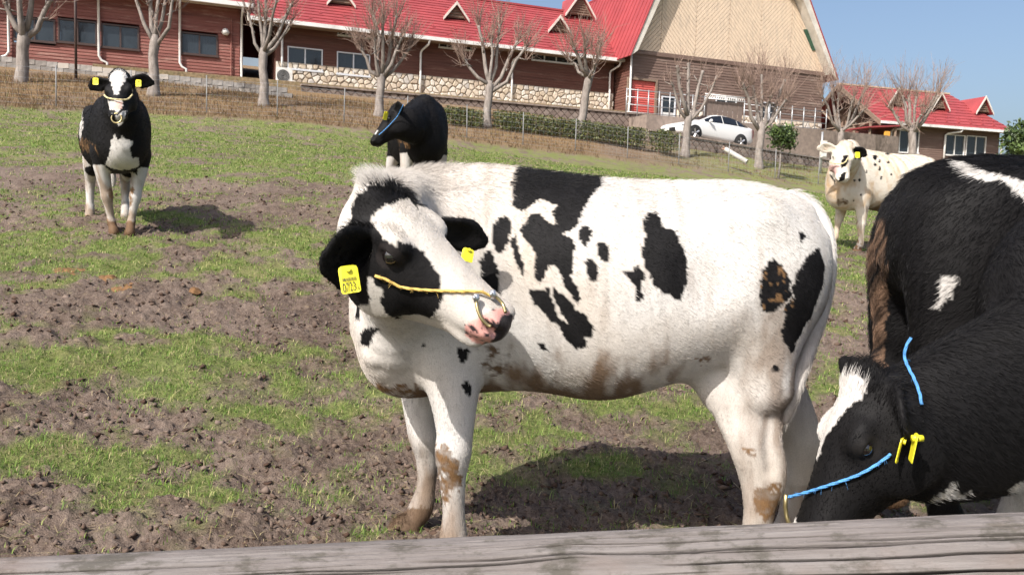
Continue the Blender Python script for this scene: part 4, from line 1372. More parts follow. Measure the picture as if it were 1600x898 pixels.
WHITE, BLACK, MUD = np.array([.57, .545, .52]), np.array([.0075, .007, .0075]), np.array([.16, .092, .045])
def body_material():
    t = NT('cow_skin_and_coat')
    a = t.n('ShaderNodeAttribute', attribute_name='coat_colour')
    n = t.noise(t.coord((1, 1, 1)), 260, 3, .6)
    col = t.mix(.25, a.outputs['Color'], t.mix(1.0, a.outputs['Color'], t.ramp(n, [(.3, .45), (.7, 1.3)]).outputs[0], 'MULTIPLY'))
    w = t.n('ShaderNodeAttribute', attribute_name='wet')
    return t.base(Base_Color=col, Roughness=t.math('SUBTRACT', .62, t.math('MULTIPLY', w.outputs['Fac'], .34)), Specular_IOR_Level=.12, Normal=t.bump(n, .25, .004))
def fur_material():
    t = NT('cow_hair')
    a = t.n('ShaderNodeAttribute', attribute_name='hair_colour')
    return t.base(Base_Color=a.outputs['Color'], Roughness=.45, Specular_IOR_Level=.14)
M_COW, M_FUR = body_material(), fur_material()
M_EYE = NT('dark_wet_eye').base(Base_Color=(.008, .006, .006, 1), Roughness=.04, Specular_IOR_Level=.8, Coat_Weight=1.0)
M_TAG = simple('yellow_tag_plastic', (.78, .70, .03), .45, .05)
M_TAGINK = simple('black_tag_print', (.02, .02, .015), .6)
M_ROPEY = simple('yellow_rope', (.66, .44, .12), .8, .2, 60, bump=.4)
M_ROPEB = simple('blue_rope', (.08, .28, .62), .7, .2, 60, bump=.4)
M_ROPEW = simple('pale_cream_rope', (.62, .52, .28), .8, .2, 60)
M_BRASS = simple('dull_brass', (.42, .34, .17), .35, .1, 20, metallic=.85)
M_STEEL = simple('bright_clamp', (.6, .61, .63), .3, .05, 20, metallic=.8)

HEAD_ST = [(-.03, -.03, -.14, .035), (.0, .0, -.18, .075), (.05, .018, -.235, .098), (.11, .02, -.262, .106), (.165, .012, -.258, .108), (.22, .0, -.238, .097), (.285, -.014, -.205, .082),
           (.345, -.027, -.172, .074), (.40, -.038, -.152, .075), (.44, -.048, -.142, .071), (.468, -.06, -.132, .054), (.482, -.075, -.118, .028)]
def head_prims(B, o, fx, dz, s=1.0, ears=None, mirror_open=.012):
    """head in its own frame: o poll, fx towards the muzzle, dz out of the forehead. ears: two lists of centre points or None"""
    fx = unit(fx)
    dz = unit(np.asarray(dz) - fx * (np.asarray(dz) @ fx))
    hy = np.cross(dz, fx)
    W = lambda x, y, z: np.asarray(o) + s * (fx * x + hy * y + dz * z)
    st = np.array(HEAD_ST) * s
    B.add(loft(o, fx, hy, dz, st, 2.4, .12, .42), .05, 'head')
    B.add(ball(W(.015, 0, .005), np.array([.045, .06, .03]) * s, (fx, hy, dz)), .04, 'head')
    for sg in (-1, 1):
        B.add(ball(W(.155, sg * .086, -.024), np.array([.048, .024, .026]) * s, (fx, hy, dz)), .03, 'head')        # brow
        B.add(ball(W(.15, sg * .08, -.18), np.array([.09, .024, .07]) * s, (fx, hy, dz)), .04, 'head')        # cheek
        B.cut(ball(W(.17, sg * .116, -.05), np.array([.028, .014, .017]) * s, (fx, hy, dz)), .016)               # eye socket
        B.add(chain([W(.145, sg * .104, -.042), W(.17, sg * .112, -.034), W(.195, sg * .102, -.05)], [(.008 * s, .006 * s)] * 3, dz), .012, 'head')
        B.add(ball(W(.445, sg * .04, -.078), np.array([.032, .026, .03]) * s, (fx, hy, dz)), .025, 'head')      # nostril wing
        B.cut(chain([W(.478, sg * .03, -.085), W(.458, sg * .05, -.078), W(.435, sg * .064, -.06)], [(.009 * s, .012 * s)] * 3, dz), .012)
        B.cut(chain([W(.47, sg * .055, -.118), W(.40, sg * .076, -.125), W(.31, sg * .082, -.138)], [(.005 * s, .005 * s)] * 3, dz), .014)   # mouth
        B.add(ball(W(.40, sg * .042, -.142), np.array([.055, .026, .016]) * s, (fx, hy, dz)), .025, 'head')      # lower lip
    B.add(chain([W(.14, 0, -.235), W(.3, 0, -.18), W(.42, 0, -.145)], [(.05 * s, .03 * s), (.04 * s, .022 * s), (.036 * s, .018 * s)], dz), .03, 'head')
    for j, sg in enumerate((-1, 1)):
        if ears and ears[j] is not None:
            c, nrm, wid = ears[j]
        else:
            c = [W(.045, sg * .085, -.035), W(.035, sg * .145, -.045), W(.03, sg * .205, -.06), W(.03, sg * .262, -.085)]
            nrm, wid = fx * .75 + dz * .3 + hy * sg * .1, .068 * s
        ear(B, c, nrm, wid)
    return W, fx, hy, dz
def ear(B, c, nrm, wid):
    nrm = np.asarray(nrm, float)
    c = [np.asarray(p, float) for p in c]
    f = [.45, .92, 1.0, .42] if len(c) == 4 else np.interp(np.linspace(0, 1, len(c)), [0, .35, .7, 1], [.45, .92, 1, .4])
    th = [.024, .02, .016, .012]
    B.add(chain(c, [(wid * f[i], np.interp(i / (len(c) - 1), [0, .33, .66, 1], th)) for i in range(len(c))], nrm), .025, 'ear')
    n = unit(nrm)
    sh = [p + n * .021 for p in c]
    B.cut(chain(sh[:-1] + [sh[-1] - (sh[-1] - sh[-2]) * .25], [(wid * f[i] * .76, np.interp(i / (len(c) - 1), [0, .33, .66, 1], [.015, .019, .018, .008])) for i in range(len(c))], nrm), .01)
TORSO = [(x if x > -.43 else -.43 + (x + .43) * .86, a, b, c) for x, a, b, c in [(.83, .94, .68, .05), (.77, 1.05, .57, .14), (.64, 1.155, .50, .195), (.45, 1.222, .505, .225), (.24, 1.215, .52, .275), (0, 1.193, .50, .305), (-.2155, 1.18, .56, .30),
         (-.431, 1.195, .63, .27), (-.60, 1.168, .69, .235), (-.70, 1.11, .76, .175), (-.755, 1.02, .84, .09)]]
def torso_prims(B, st=TORSO, k=1.0):
    B.add(loft((0, 0, 0), (1, 0, 0), (0, 1, 0), (0, 0, 1), np.array(st), 2.75, .30, .10), .05, 'torso')
    B.add(chain([(.62, 0, 1.17), (.42, 0, 1.2), (0, 0, 1.17), (-.42, 0, 1.172), (-.63, 0, 1.12)], [(.05, .045), (.05, .04), (.05, .035), (.05, .035), (.05, .03)]), .06, 'torso')
    for sg in (-1, 1):
        B.add(ball((.47, sg * .155, .87), (.15, .085, .27)), .09, 'torso')
        B.add(ball((.62, sg * .12, .74), (.09, .07, .12)), .07, 'torso')
        B.add(ball((-.42, sg * .19, 1.11), (.08, .05, .05)), .11, 'torso')
        B.add(ball((-.665, sg * .085, 1.02), (.03, .03, .04)), .04, 'torso')
        B.add(ball((-.47, sg * .15, .87), (.17, .085, .25)), .05, 'torso')
        B.add(chain([(-.45, sg * .15, .88), (-.465, sg * .155, .72), (-.49, sg * .16, .56)], [(.085, .15), (.08, .12), (.065, .09)], (1, 0, 0)), .04, 'torso')
        B.cut(ball((-.29, sg * .36, .98), (.09, .075, .13)), .10)
def leg_prims(B, pts, front, side):
    """pts: joint points from the body down to the toe; radii are (side, fore-aft)"""
    if front:
        R = [(.085, .11), (.066, .082), (.052, .058), (.054, .056), (.040, .042), (.033, .034), (.040, .044), (.036, .040), (.044, .054), (.048, .062)]
    else:
        R = [(.09, .15), (.08, .13), (.068, .112), (.055, .085), (.05, .068), (.042, .05), (.038, .043), (.043, .048), (.046, .056), (.048, .062)]
    n = len(pts)
    R = [tuple(np.interp(i / (n - 1), np.linspace(0, 1, len(R)), [r[q] for r in R]) for q in (0, 1)) for i in range(n)] if n != len(R) else R
    B.add(chain(pts, R, (1, 0, 0), 5), .045, 'leg_' + side)
FRONT0 = [(.47, .17, .66), (.47, .175, .53), (.46, .17, .39), (.465, .17, .335), (.46, .17, .27), (.455, .17, .17), (.46, .17, .10), (.478, .17, .062), (.492, .17, .035), (.497, .17, .012)]
HIND0 = [(-.50, .155, .84), (-.45, .165, .70), (-.53, .165, .55), (-.62, .16, .445), (-.635, .16, .39), (-.625, .16, .27), (-.615, .16, .17), (-.60, .16, .10), (-.583, .16, .045), (-.578, .16, .012)]
def shift_leg(base, foot_dx=0.0, foot_dy=0.0, dz=0.0, sg=1):
    out = []
    top = base[0][2]
    for x, y, z in base:
        f = 1 - z / top
        out.append((x + foot_dx * f, sg * y + foot_dy * f, z + dz * (f if z > .1 else 1)))
    return out
def add_hair(root, V, Q, N, GV, paint, count, length, flow, rng, weight=None, radius=.0006, name='coat', lift=.35, world=None):
    """short hair laid along the flow; every strand takes the colour of the skin at its root"""
    A = np.linalg.norm(np.cross(V[Q[:, 2]] - V[Q[:, 0]], V[Q[:, 3]] - V[Q[:, 1]]), axis=1)
    if weight is not None:
        A = A * weight[Q].mean(1)
    A = np.maximum(A, 0)
    f = rng.choice(len(Q), count, p=A / A.sum())
    u, v = rng.random((count, 1)), rng.random((count, 1))
    q = Q[f]
    bl = lambda X: (X[q[:, 0]] * (1 - u) + X[q[:, 1]] * u) * (1 - v) + (X[q[:, 3]] * (1 - u) + X[q[:, 2]] * u) * v
    R, n = bl(V), bl(N)
    n /= np.linalg.norm(n, axis=1)[:, None] + 1e-9
    g = GV[q[:, 0]]
    col, keep, lmul = paint(R, n, g, hair=True)
    L = length(R, n) * lmul * rng.uniform(.6, 1.25, count)
    t = flow(R, n, g) + rng.normal(0, .14, (count, 3))
    t -= n * (t * n).sum(1)[:, None]
    t /= np.linalg.norm(t, axis=1)[:, None] + 1e-9
    lf = (lift(R, n) if callable(lift) else lift) * rng.uniform(.5, 1.6, count)
    d0 = t + n * lf[:, None]
    d0 /= np.linalg.norm(d0, axis=1)[:, None]
    d1 = t + n * (lf * .35)[:, None]
    d1 /= np.linalg.norm(d1, axis=1)[:, None]
    pts = np.stack([R - n * .001, R + d0 * (L * .4)[:, None], R + d0 * (L * .4)[:, None] + d1 * (L * .6)[:, None]], 1)
    m = keep & (L > .002)
    pts, col = pts[m], col[m]
    hc = bpy.data.hair_curves.new(name)
    hc.add_curves([3] * len(pts))
    hc.points.foreach_set('position', pts.astype(np.float32).ravel())
    rad = np.tile(np.array([1.0, .8, .15], np.float32) * radius, len(pts))
    hc.points.foreach_set('radius', rad)
    at = hc.attributes.new('hair_colour', 'FLOAT_COLOR', 'CURVE')
    cc = col * rng.uniform(.82, 1.12, (len(col), 1))
    at.data.foreach_set('color', np.c_[cc, np.ones(len(cc))].astype(np.float32).ravel())
    hc.materials.append(M_FUR)
    o = bpy.data.objects.new(name, hc)
    return link(o, root)
def finish_body(root, B, paint_fn, wet_fn=None, relax_it=3):
    V, Q = B.mesh()
    V = relax(V, Q, relax_it)
    N = vnormals(V, Q)
    me = mesh_np('body', V, [Q], M_COW, True)
    GV = B.groups(V)
    col = paint_fn(V, N, GV)[0]
    at = me.attributes.new('coat_colour', 'FLOAT_COLOR', 'POINT')
    at.data.foreach_set('color', np.c_[col, np.ones(len(col))].astype(np.float32).ravel())
    wt = me.attributes.new('wet', 'FLOAT', 'POINT')
    wt.data.foreach_set('value', (wet_fn(V, GV) if wet_fn else np.zeros(len(V))).astype(np.float32))
    link(bpy.data.objects.new('body', me), root)
    return V, Q, N, GV
def frame_of(root):
    rz = root.rotation_euler[2]
    R = np.array([[math.cos(rz), -math.sin(rz), 0], [math.sin(rz), math.cos(rz), 0], [0, 0, 1]])
    o = np.array(root.location)
    sc = root.scale[0]
    return (lambda p: (np.asarray(p, float) - o) @ R / sc), (lambda p: np.asarray(p, float) @ R.T * sc + o), R
def rope(root, pts, r, mat, name='halter', m=8, fray=0):
    c = catmull(pts, m)
    mb = MB()
    # two twisted strands
    L = np.r_[0, np.cumsum(np.linalg.norm(np.diff(c, axis=0), axis=1))]
    nn = max(12, int(L[-1] / (r * 1.2)))
    s = np.linspace(0, L[-1], min(nn, 260))
    cc = np.stack([np.interp(s, L, c[:, k]) for k in range(3)], 1)
    T = np.gradient(cc, axis=0); T /= np.linalg.norm(T, axis=1)[:, None] + 1e-9
    up = np.array([.3, .2, 1.0])
    A = np.cross(T, up); A /= np.linalg.norm(A, axis=1)[:, None] + 1e-9
    Bn = np.cross(T, A)
    for ph in (0, 2 * math.pi / 3, 4 * math.pi / 3):
        w = s / (r * 3.2) + ph
        mb.tube(list(cc + (A * np.cos(w)[:, None] + Bn * np.sin(w)[:, None]) * r * .45), r * .6, 6)
    for _ in range(fray):
        i = RNG.integers(2, len(cc) - 2)
        p = cc[i]
        d = RNG.normal(0, 1, 3)
        mb.tube([p, p + d * r * .9, p + d * r * 1.4 + [0, 0, -r]], r * .08, 3, False)
    return mb.build(name, mat, root, True)
def flat_tag(root, c, ex, ez, w, h, text=None, small=None):
    """ear tag: rounded plate with a stud; text printed on its face"""
    ex, ez = unit(ex), unit(ez)
    ez = unit(ez - ex * (ex @ ez))
    n = np.cross(ex, ez)
    out = []
    for cx, cz, a0 in ((w / 2 - .2 * w, h / 2 - .2 * w, 0), (-w / 2 + .2 * w, h / 2 - .2 * w, 90), (-w / 2 + .12 * w, -h / 2 + .12 * w, 180), (w / 2 - .12 * w, -h / 2 + .12 * w, 270)):
        rr = .2 * w if a0 < 180 else .12 * w
        for a in (0, 45, 90):
            t = math.radians(a0 + a)
            out.append((cx + rr * math.cos(t), cz + rr * math.sin(t)))
    m = MB()
    k = len(out)
    bend = lambda x, z: n * (-.35 * x * x / w)
    V = [c + ex * x + ez * z + n * s + bend(x, z) for s in (-.001, .001) for x, z in out]
    m.add(V, [tuple(range(k - 1, -1, -1)), tuple(range(k, 2 * k))] + [(i, (i + 1) % k, k + (i + 1) % k, k + i) for i in range(k)])
    m.tube([c + ez * h * .36 - n * .006, c + ez * h * .36 + n * .006], w * .14, 10)
    t = m.build('ear_tag', M_TAG, root)
    def put(txt, size, x, z):
        cu = bpy.data.curves.new('print', 'FONT')
        cu.body, cu.size, cu.align_x, cu.align_y = txt, size, 'CENTER', 'CENTER'
        tmp = bpy.data.objects.new('print_source', cu)
        COL.objects.link(tmp)
        me = bpy.data.meshes.new_from_object(tmp.evaluated_get(bpy.context.evaluated_depsgraph_get()))
        bpy.data.objects.remove(tmp)
        co = np.empty(len(me.vertices) * 3, np.float32)
        me.vertices.foreach_get('co', co)
        co = co.reshape(-1, 3)
        X = co[:, 0:1] * .62 + x
        Wd = c + X * ex + (co[:, 1:2] * 1.15 + z) * ez + n * .0016 + np.array([bend(float(q), 0) for q in X[:, 0]])
        me.vertices.foreach_set('co', Wd.astype(np.float32).ravel())
        me.update()
        me.materials.clear(); me.materials.append(M_TAGINK)
        link(bpy.data.objects.new('lettering', me), t)
    if text:
        bpy.context.view_layer.update()
        put(text, h * .40, -.06 * w, -h * .30)
        if small:
            put(small, h * .2, .40 * w, -h * .36)
        b = MB()
        for i in range(16):
            x = -w * .36 + w * .72 * i / 16
            ww = w * .72 / 16 * RNG.uniform(.3, .8)
            p = [c + ex * a + ez * z + n * .0016 + bend(a, z) for a, z in ((x, -.06 * h), (x + ww, -.06 * h), (x + ww, .06 * h), (x, .06 * h))]
            b.add(p, [(0, 1, 2, 3)])
        b.build('barcode', M_TAGINK, t)['kind'] = 'stuff'
    return t
def eye(root, c, r, out):
    m = bmesh.new()
    bmesh.ops.create_uvsphere(m, u_segments=20, v_segments=12, radius=r)
    me = bpy.data.meshes.new('eye')
    m.to_mesh(me); m.free()
    me.materials.append(M_EYE)
    me.polygons.foreach_set('use_smooth', np.ones(len(me.polygons), bool))
    o = link(bpy.data.objects.new('eye', me), root)
    o.location = c
    return o
# ------------------------------------------------------------------ the white spotted heifer in front
def c1(l): return [(470 + x / 2.245, 240 + y / 2.245) for x, y in l]
def c2(l): return [(740 + x / 2.2448, 240 + y / 2.2448) for x, y in l]
def c3(l): return [(560 + x / 2.657, 560 + y / 2.657) for x, y in l]
def c4(l): return [(1000 + x / 2.256, 500 + y / 2.256) for x, y in l]
def c5(l): return [(480 + x / 4.491, 400 + y / 4.491) for x, y in l]
def main_cow():
    rng = np.random.default_rng(5)
    b0 = P(930, 863, 2.8)
    root = empty('cow', (b0[0], b0[1], 0.0), math.pi, 'white cow with black patches turning its head back, ear tag 0723', 'cow', 'cattle in the field')
    loc, wrl, R = frame_of(root)
    L = lambda px, py, d: loc(P(px, py, d))
    B = Body(.008)
    torso_prims(B)
    # neck bends round towards the camera
    B.add(chain([L(705, 420, 2.80), L(655, 415, 2.66), L(626, 398, 2.50), L(611, 378, 2.36), L(612, 362, 2.25)], [(.19, .29), (.165, .275), (.14, .24), (.12, .19), (.10, .14)]), .07, 'neck')
    B.add(chain([L(640, 500, 2.66), L(612, 530, 2.62), L(622, 575, 2.66)], [(.09, .10), (.085, .12), (.08, .07)]), .07, 'neck')
    B.add(ball(L(640, 560, 2.72), (.14, .12, .10)), .06, 'torso')
    # head
    o, tip = L(577, 296, 2.12), L(801, 464, 2.02)
    toward = loc(cO + wrl((0, 0, 0))) * 0 + (loc(P(800, 449, 1.0)) - loc(P(800, 449, 2.0)))
    ax2 = np.array([.80, .60])
    perp = (cR * ax2[1] + cU * ax2[0]) @ R
    al = math.radians(33)
    dz = perp * math.cos(al) + unit(toward) * math.sin(al)
    near_ear = ([L(578, 385, 2.11), L(560, 396, 2.06), L(533, 408, 2.02), L(505, 414, 2.00)], unit(toward) * .85 + np.array([0, 0, -.5]), .088)
    far_ear = ([L(690, 352, 2.30), L(712, 362, 2.33), L(735, 371, 2.35), L(757, 379, 2.37)], unit(toward) * .9 + np.array([0, 0, -.3]), .052)
    W, fx, hy, dz = head_prims(B, o, tip - o, dz, 1.03, ears=(near_ear, far_ear) if (np.cross(dz, tip - o) @ toward) < 0 else (far_ear, near_ear))
    near = -1 if (hy @ toward) < 0 else 1
    # legs
    leg_prims(B, [L(700, 540, 2.60), L(708, 605, 2.585), L(711, 670, 2.58), L(708, 708, 2.575), L(707, 745, 2.58), L(709, 795, 2.58), L(709, 842, 2.58), L(714, 862, 2.57), L(716, 876, 2.56), L(716, 888, 2.56)], True, 'front_near')
    leg_prims(B, [L(668, 540, 2.98), L(660, 600, 2.98), L(659, 655, 2.97), L(664, 684, 2.97), L(668, 715, 2.98), L(666, 757, 2.99), L(658, 793, 2.99), L(646, 812, 2.98), L(634, 826, 2.97), L(630, 834, 2.97)], True, 'front_far')
    leg_prims(B, [L(1160, 480, 2.72), L(1152, 560, 2.69), L(1166, 630, 2.64), L(1181, 695, 2.60), L(1188, 740, 2.60), L(1187, 790, 2.60), L(1180, 835, 2.60), L(1175, 872, 2.59), L(1168, 897, 2.58), L(1166, 912, 2.58)], False, 'hind_near')
    B.add(ball(L(1212, 745, 2.60), (.026, .03, .07)), .04, 'leg_hind_near')
    leg_prims(B, [L(1170, 480, 2.90), L(1170, 555, 2.92), L(1212, 620, 2.94), L(1243, 672, 2.94), L(1250, 700, 2.94), L(1246, 745, 2.94), L(1238, 790, 2.94), L(1232, 822, 2.93), L(1222, 842, 2.92), L(1218, 852, 2.92)], False, 'hind_far')
    B.add(ball(L(1264, 690, 2.94), (.028, .026, .045)), .03, 'leg_hind_far')
    B.cut(chain([L(1206, 655, 2.555), L(1203, 700, 2.55), L(1206, 735, 2.55)], [(.010, .012), (.013, .014), (.008, .01)], (1, 0, 0)), .03)
    # flank fold and tail
    B.add(chain([L(1040, 540, 2.70), L(1085, 562, 2.68), L(1120, 605, 2.66)], [(.035, .045), (.04, .05), (.04, .05)]), .07, 'torso')
    B.add(chain([L(1235, 312, 2.80), L(1266, 327, 2.79), L(1289, 362, 2.76), L(1295, 420, 2.72), L(1286, 480, 2.69), L(1268, 535, 2.66), L(1250, 585, 2.63), L(1236, 628, 2.62), L(1228, 660, 2.61)],
                [(.035, .035), (.032, .032), (.027, .027), (.025, .025), (.023, .023), (.023, .023), (.024, .024), (.021, .021), (.006, .006)], (0, 1, 0)), .012, 'tail')

    PB = [c2(p) for p in (
        [(128, 105), (150, 40), (440, 60), (448, 118), (408, 145), (395, 185), (378, 205), (365, 250), (340, 275), (305, 278), (345, 300), (362, 330), (350, 370), (345, 430), (375, 490), (372, 522), (350, 515), (320, 460), (290, 395), (265, 390), (245, 440), (225, 450), (210, 430), (215, 350), (190, 310), (165, 270), (200, 212), (230, 210), (262, 240), (280, 250), (275, 205), (292, 180), (250, 165), (225, 158), (190, 190), (160, 202), (140, 180)],
        [(65, 250), (85, 222), (115, 220), (130, 240), (122, 300), (100, 345), (85, 350), (68, 310)],
        [(128, 300), (150, 292), (160, 350), (175, 380), (172, 428), (155, 400), (135, 350)],
        [(18, 380), (45, 340), (70, 340), (85, 400), (88, 495), (60, 480), (25, 440)],
        [(368, 275), (390, 252), (412, 255), (415, 290), (400, 320), (385, 322), (370, 300)],
        [(432, 310), (450, 308), (475, 330), (475, 375), (460, 382), (435, 350)],
        [(390, 375), (410, 362), (435, 390), (440, 425), (430, 450), (405, 445), (390, 410)],
        [(195, 480), (215, 468), (250, 485), (258, 460), (300, 578), (332, 590), (310, 555), (275, 500), (275, 465), (310, 490), (340, 520), (360, 555), (385, 560), (415, 610), (415, 640), (385, 640), (390, 680), (360, 688), (320, 650), (300, 600), (270, 590), (235, 540), (210, 535)],
        [(588, 235), (610, 205), (640, 200), (652, 225), (660, 262), (700, 270), (735, 330), (748, 380), (745, 420), (755, 450), (740, 485), (720, 515), (690, 500), (655, 480), (625, 455), (605, 395), (590, 345), (605, 290)],
        [(522, 415), (555, 410), (575, 385), (598, 430), (590, 475), (602, 510), (575, 518), (565, 490), (572, 460), (545, 440)],
        [(1140, 270), (1155, 272), (1165, 290), (1150, 315)],
        [(1010, 410), (1050, 368), (1080, 390), (1112, 440), (1115, 490), (1090, 530), (1045, 560), (1010, 550), (998, 490)],
        [(1215, 325), (1235, 400), (1215, 500), (1165, 600), (1115, 700), (1080, 650), (1090, 550), (1120, 490), (1125, 430), (1160, 370)],  # rump patch, widened: its black edge also paints the crease shade by the tail
        [(1038, 748), (1062, 742), (1068, 765), (1045, 770)], [(225, 665), (250, 665), (262, 685), (240, 688)])]
    LEGB = [c1([(550, 680), (600, 685), (590, 710), (570, 745), (552, 715)]), c1([(563, 800), (590, 795), (603, 820), (598, 848), (572, 845)]), c1([(405, 655), (435, 655), (437, 678), (425, 675)])]
    HEADB = c1([(170, 240), (195, 150), (250, 112), (320, 106), (398, 140), (410, 200), (385, 168), (330, 172), (285, 185), (253, 222), (252, 255), (290, 300), (335, 325), (345, 305), (380, 322), (425, 340), (468, 395), (487, 440), (490, 475), (500, 500), (485, 545), (450, 582), (415, 565), (375, 562), (335, 582), (300, 565), (283, 520), (285, 480), (262, 465), (250, 432), (232, 430), (240, 500), (245, 525), (205, 535), (206, 590), (180, 560), (150, 500), (130, 300)])
    THROAT = c1([(208, 630), (235, 608), (278, 612), (255, 640), (240, 675), (212, 668)])
    PINK = c5([(1100, 480), (1230, 420), (1290, 375), (1360, 370), (1440, 400), (1450, 470), (1420, 570), (1340, 610), (1250, 625), (1160, 600), (1110, 560)])
    DARKN = c5([(1262, 455), (1300, 440), (1340, 470), (1390, 430), (1440, 400), (1450, 460), (1440, 560), (1400, 620), (1310, 640), (1285, 612), (1330, 565), (1322, 520)])
    KNEE = c3([(300, 372), (340, 372), (405, 400), (415, 470), (405, 545), (365, 600), (352, 545), (330, 480), (308, 430)])
    HOCK = c4([(400, 620), (450, 598), (500, 590), (485, 680), (462, 720), (430, 690)])
    PATCHM = [c4([(200, 140), (232, 130), (230, 155), (205, 160)]), c4([(350, 440), (405, 450), (400, 475), (360, 460)])]
    def paint(V, N, g, hair=False):
        Wd = wrl(V)
        px, py, d = project(Wd)
        nw = N @ R.T
        facing = (nw * (cO - Wd)).sum(1) > -.12
        x, y, z = V.T
        j = 5.5 if hair else 3.5
        n1 = fbm(x * 38 + 9, z * 38 + y * 20, 3, 3) - .5
        n2 = fbm(z * 42 + 3, x * 40 + y * 30, 8, 3) - .5
        ppx, ppy = px + n1 * j * 2.2, py + n2 * j * 2.2
        cream = fbm(x * 3.5, z * 3.5 + y * 2, 21, 4)
        smudge = np.clip(fbm(x * 2.2 + 4, z * 2.6 + y, 63, 4) - .47, 0, 1) * np.clip((.35 - x) / .4, .25, 1)
        col = WHITE * (1 - .30 * np.clip(cream - .42, 0, 1)[:, None] * np.array([1., 1.6, 2.3])) * (1 - .9 * smudge[:, None] * np.array([.8, 1., 1.2]))
        col = col * (.90 + .2 * fbm(x * 60, z * 22 + y * 30, 71, 2)[:, None])
        side = np.isin(g, ('torso', 'tail')) & facing
        # dust and mud worked into the coat
        streak = fbm(x * 26, z * 8 + y * 6, 41, 4)
        low = np.clip((.70 - z) / .24, 0, 1) * np.isin(g, ('torso',)) * np.clip((x + .28) / .25, 0, 1)
        dirt = np.clip(low * 1.9 - .35 + (streak - .5) * 3.2, 0, .96) * (low > 0)
        thigh = np.isin(g, ('torso', 'leg_hind_near')) * np.clip((-x - .32) / .2, 0, 1)
        dirt = np.maximum(dirt, np.clip(thigh * np.clip((1.0 - z) / .3, 0, 1) * ((streak - .42) * 3.0 + .26), 0, .62))
        legs = np.array([s.startswith('leg') for s in g])
        hoofz = np.clip((.28 - (z - np.where(g == 'leg_front_far', .05, 0) + np.where(g == 'leg_hind_far', .10, 0))) / .22, 0, 1) * legs
        dirt = np.maximum(dirt, np.clip(hoofz * .8 + (streak - .5) * 1.3, 0, .85) * (hoofz > 0))
        dirt = np.maximum(dirt, np.clip((streak - .58) * 1.2, 0, .25) * np.isin(g, ('torso',)))
        col = col + (np.array([.15, .10, .065]) * (.7 + streak[:, None] * .8) - col) * dirt[:, None]
        hide = np.zeros(len(V), bool)
        for p in PB:
            hide |= inside(ppx, ppy, p) & side
        far_side = (y < 0) & ~facing & (g == 'torso')
        hide |= far_side & (fbm(x * 2.4, z * 2.4, 91, 2) > .60)
        for p in LEGB:
            hide |= inside(ppx, ppy, p) & (g == 'leg_front_near')
        hd = np.isin(g, ('head', 'neck', 'ear'))
        hide |= inside(ppx, ppy, HEADB) & hd & (facing | (g == 'neck'))
        hide |= inside(ppx, ppy, THROAT) & np.isin(g, ('neck', 'torso', 'head')) & (d < 2.75)
        hide |= (g == 'ear')
        q = V - o
        u, v_, w_ = q @ fx, q @ hy, q @ dz
        hide |= (g == 'head') & (v_ * near < -.055) & (u < .30) & (w_ < -.02)
        blk = np.where((fbm(x * 30, z * 30, 2, 2) > .5)[:, None], BLACK, BLACK * 1.35)
        col = np.where(hide[:, None], blk, col)
        hf = legs & (z + n1 * .05 < .05 + np.where(g == 'leg_front_far', -.01, 0) + np.where(g == 'leg_hind_far', -.03, 0))
        col = np.where(hf[:, None], np.array([.13, .085, .055]) * (.6 + .8 * streak[:, None]), col)
        crs = (g == 'torso') & (np.abs(x + .69) < .05) & (z < 1.02)  # crease at the tail: pink skin with the crease shade painted in
        pinkish = crs & (np.abs(y) < .07)
        col = np.where(pinkish[:, None], np.array([.34, .20, .17]), col)
        # mud
        for p, gs in ((KNEE, ('leg_front_near',)), (HOCK, ('leg_hind_near',)), (PATCHM[0], ('torso', 'leg_hind_near')), (PATCHM[1], ('leg_hind_near',))):
            m = inside(px + n1 * 34, py + n2 * 34, p) & np.isin(g, gs) & facing
            fn = fbm(x * 70, z * 70 + y * 40, 33, 3)[:, None]
            col = np.where(m[:, None], col + (MUD * (.35 + 1.2 * fn) - col) * np.clip(.35 + fn * 1.1, 0, 1), col)
        br = inside(px + n1 * 36, py + n2 * 36, [(585, 590), (600, 598), (660, 604), (662, 640), (590, 640)]) & (g != 'head') & ~legs
        fb = fbm(x * 50, z * 50 + y * 40, 35, 3)[:, None]
        col = np.where(br[:, None], col + (MUD * (.4 + 1.1 * fb) - col) * np.clip((fb - .25) * 2.6, 0, 1), col)
        mh = inside(px + n1 * 44, py + n2 * 44, [(755, 540), (790, 545), (800, 575), (770, 590), (745, 575)]) & (g == 'torso')
        col = np.where(mh[:, None], col + (MUD * (.1 + .9 * fb) - col) * np.clip((fb - .33) * 3.2, 0, .95), col)
        pin = c2([(1000, 400), (1120, 400), (1120, 560), (1000, 560)])
        fl = inside(px, py, pin) & side & hide & (fbm(x * 70, z * 70, 6, 3) > .66)
        col = np.where(fl[:, None], MUD * 1.1, col)
        # bare nose
        nose = inside(px, py, PINK) & (g == 'head')
        spot = (fbm(x * 90, z * 90, 15, 2) > .66)
        dk = inside(px + n1 * 10, py + n2 * 10, DARKN) & (g == 'head')
        col = np.where(nose[:, None], np.array([.66, .34, .30]) * (1 + .5 * n1[:, None]), col)
        col = np.where((nose & (spot | dk))[:, None], np.array([.035, .028, .03]), col)
        nost = (np.abs(v_) > .03) & (np.abs(v_) < .07) & (u > .432) & (u < .47) & (np.abs(w_ + .079) < .012) & (g == 'head') & False
        col = np.where(nost[:, None], np.array([.02, .012, .012]), col)
        ring = (g == 'head') & (np.sqrt((u / 1.03 - .17) ** 2 + (w_ / 1.03 + .05) ** 2) < .036 + n1 * .02) & (np.abs(v_) > .06)
        col = np.where((ring & hide)[:, None], np.array([.018, .015, .015]), col)
        if not hair:
            return col, None
        keep = ~nose & ~ring
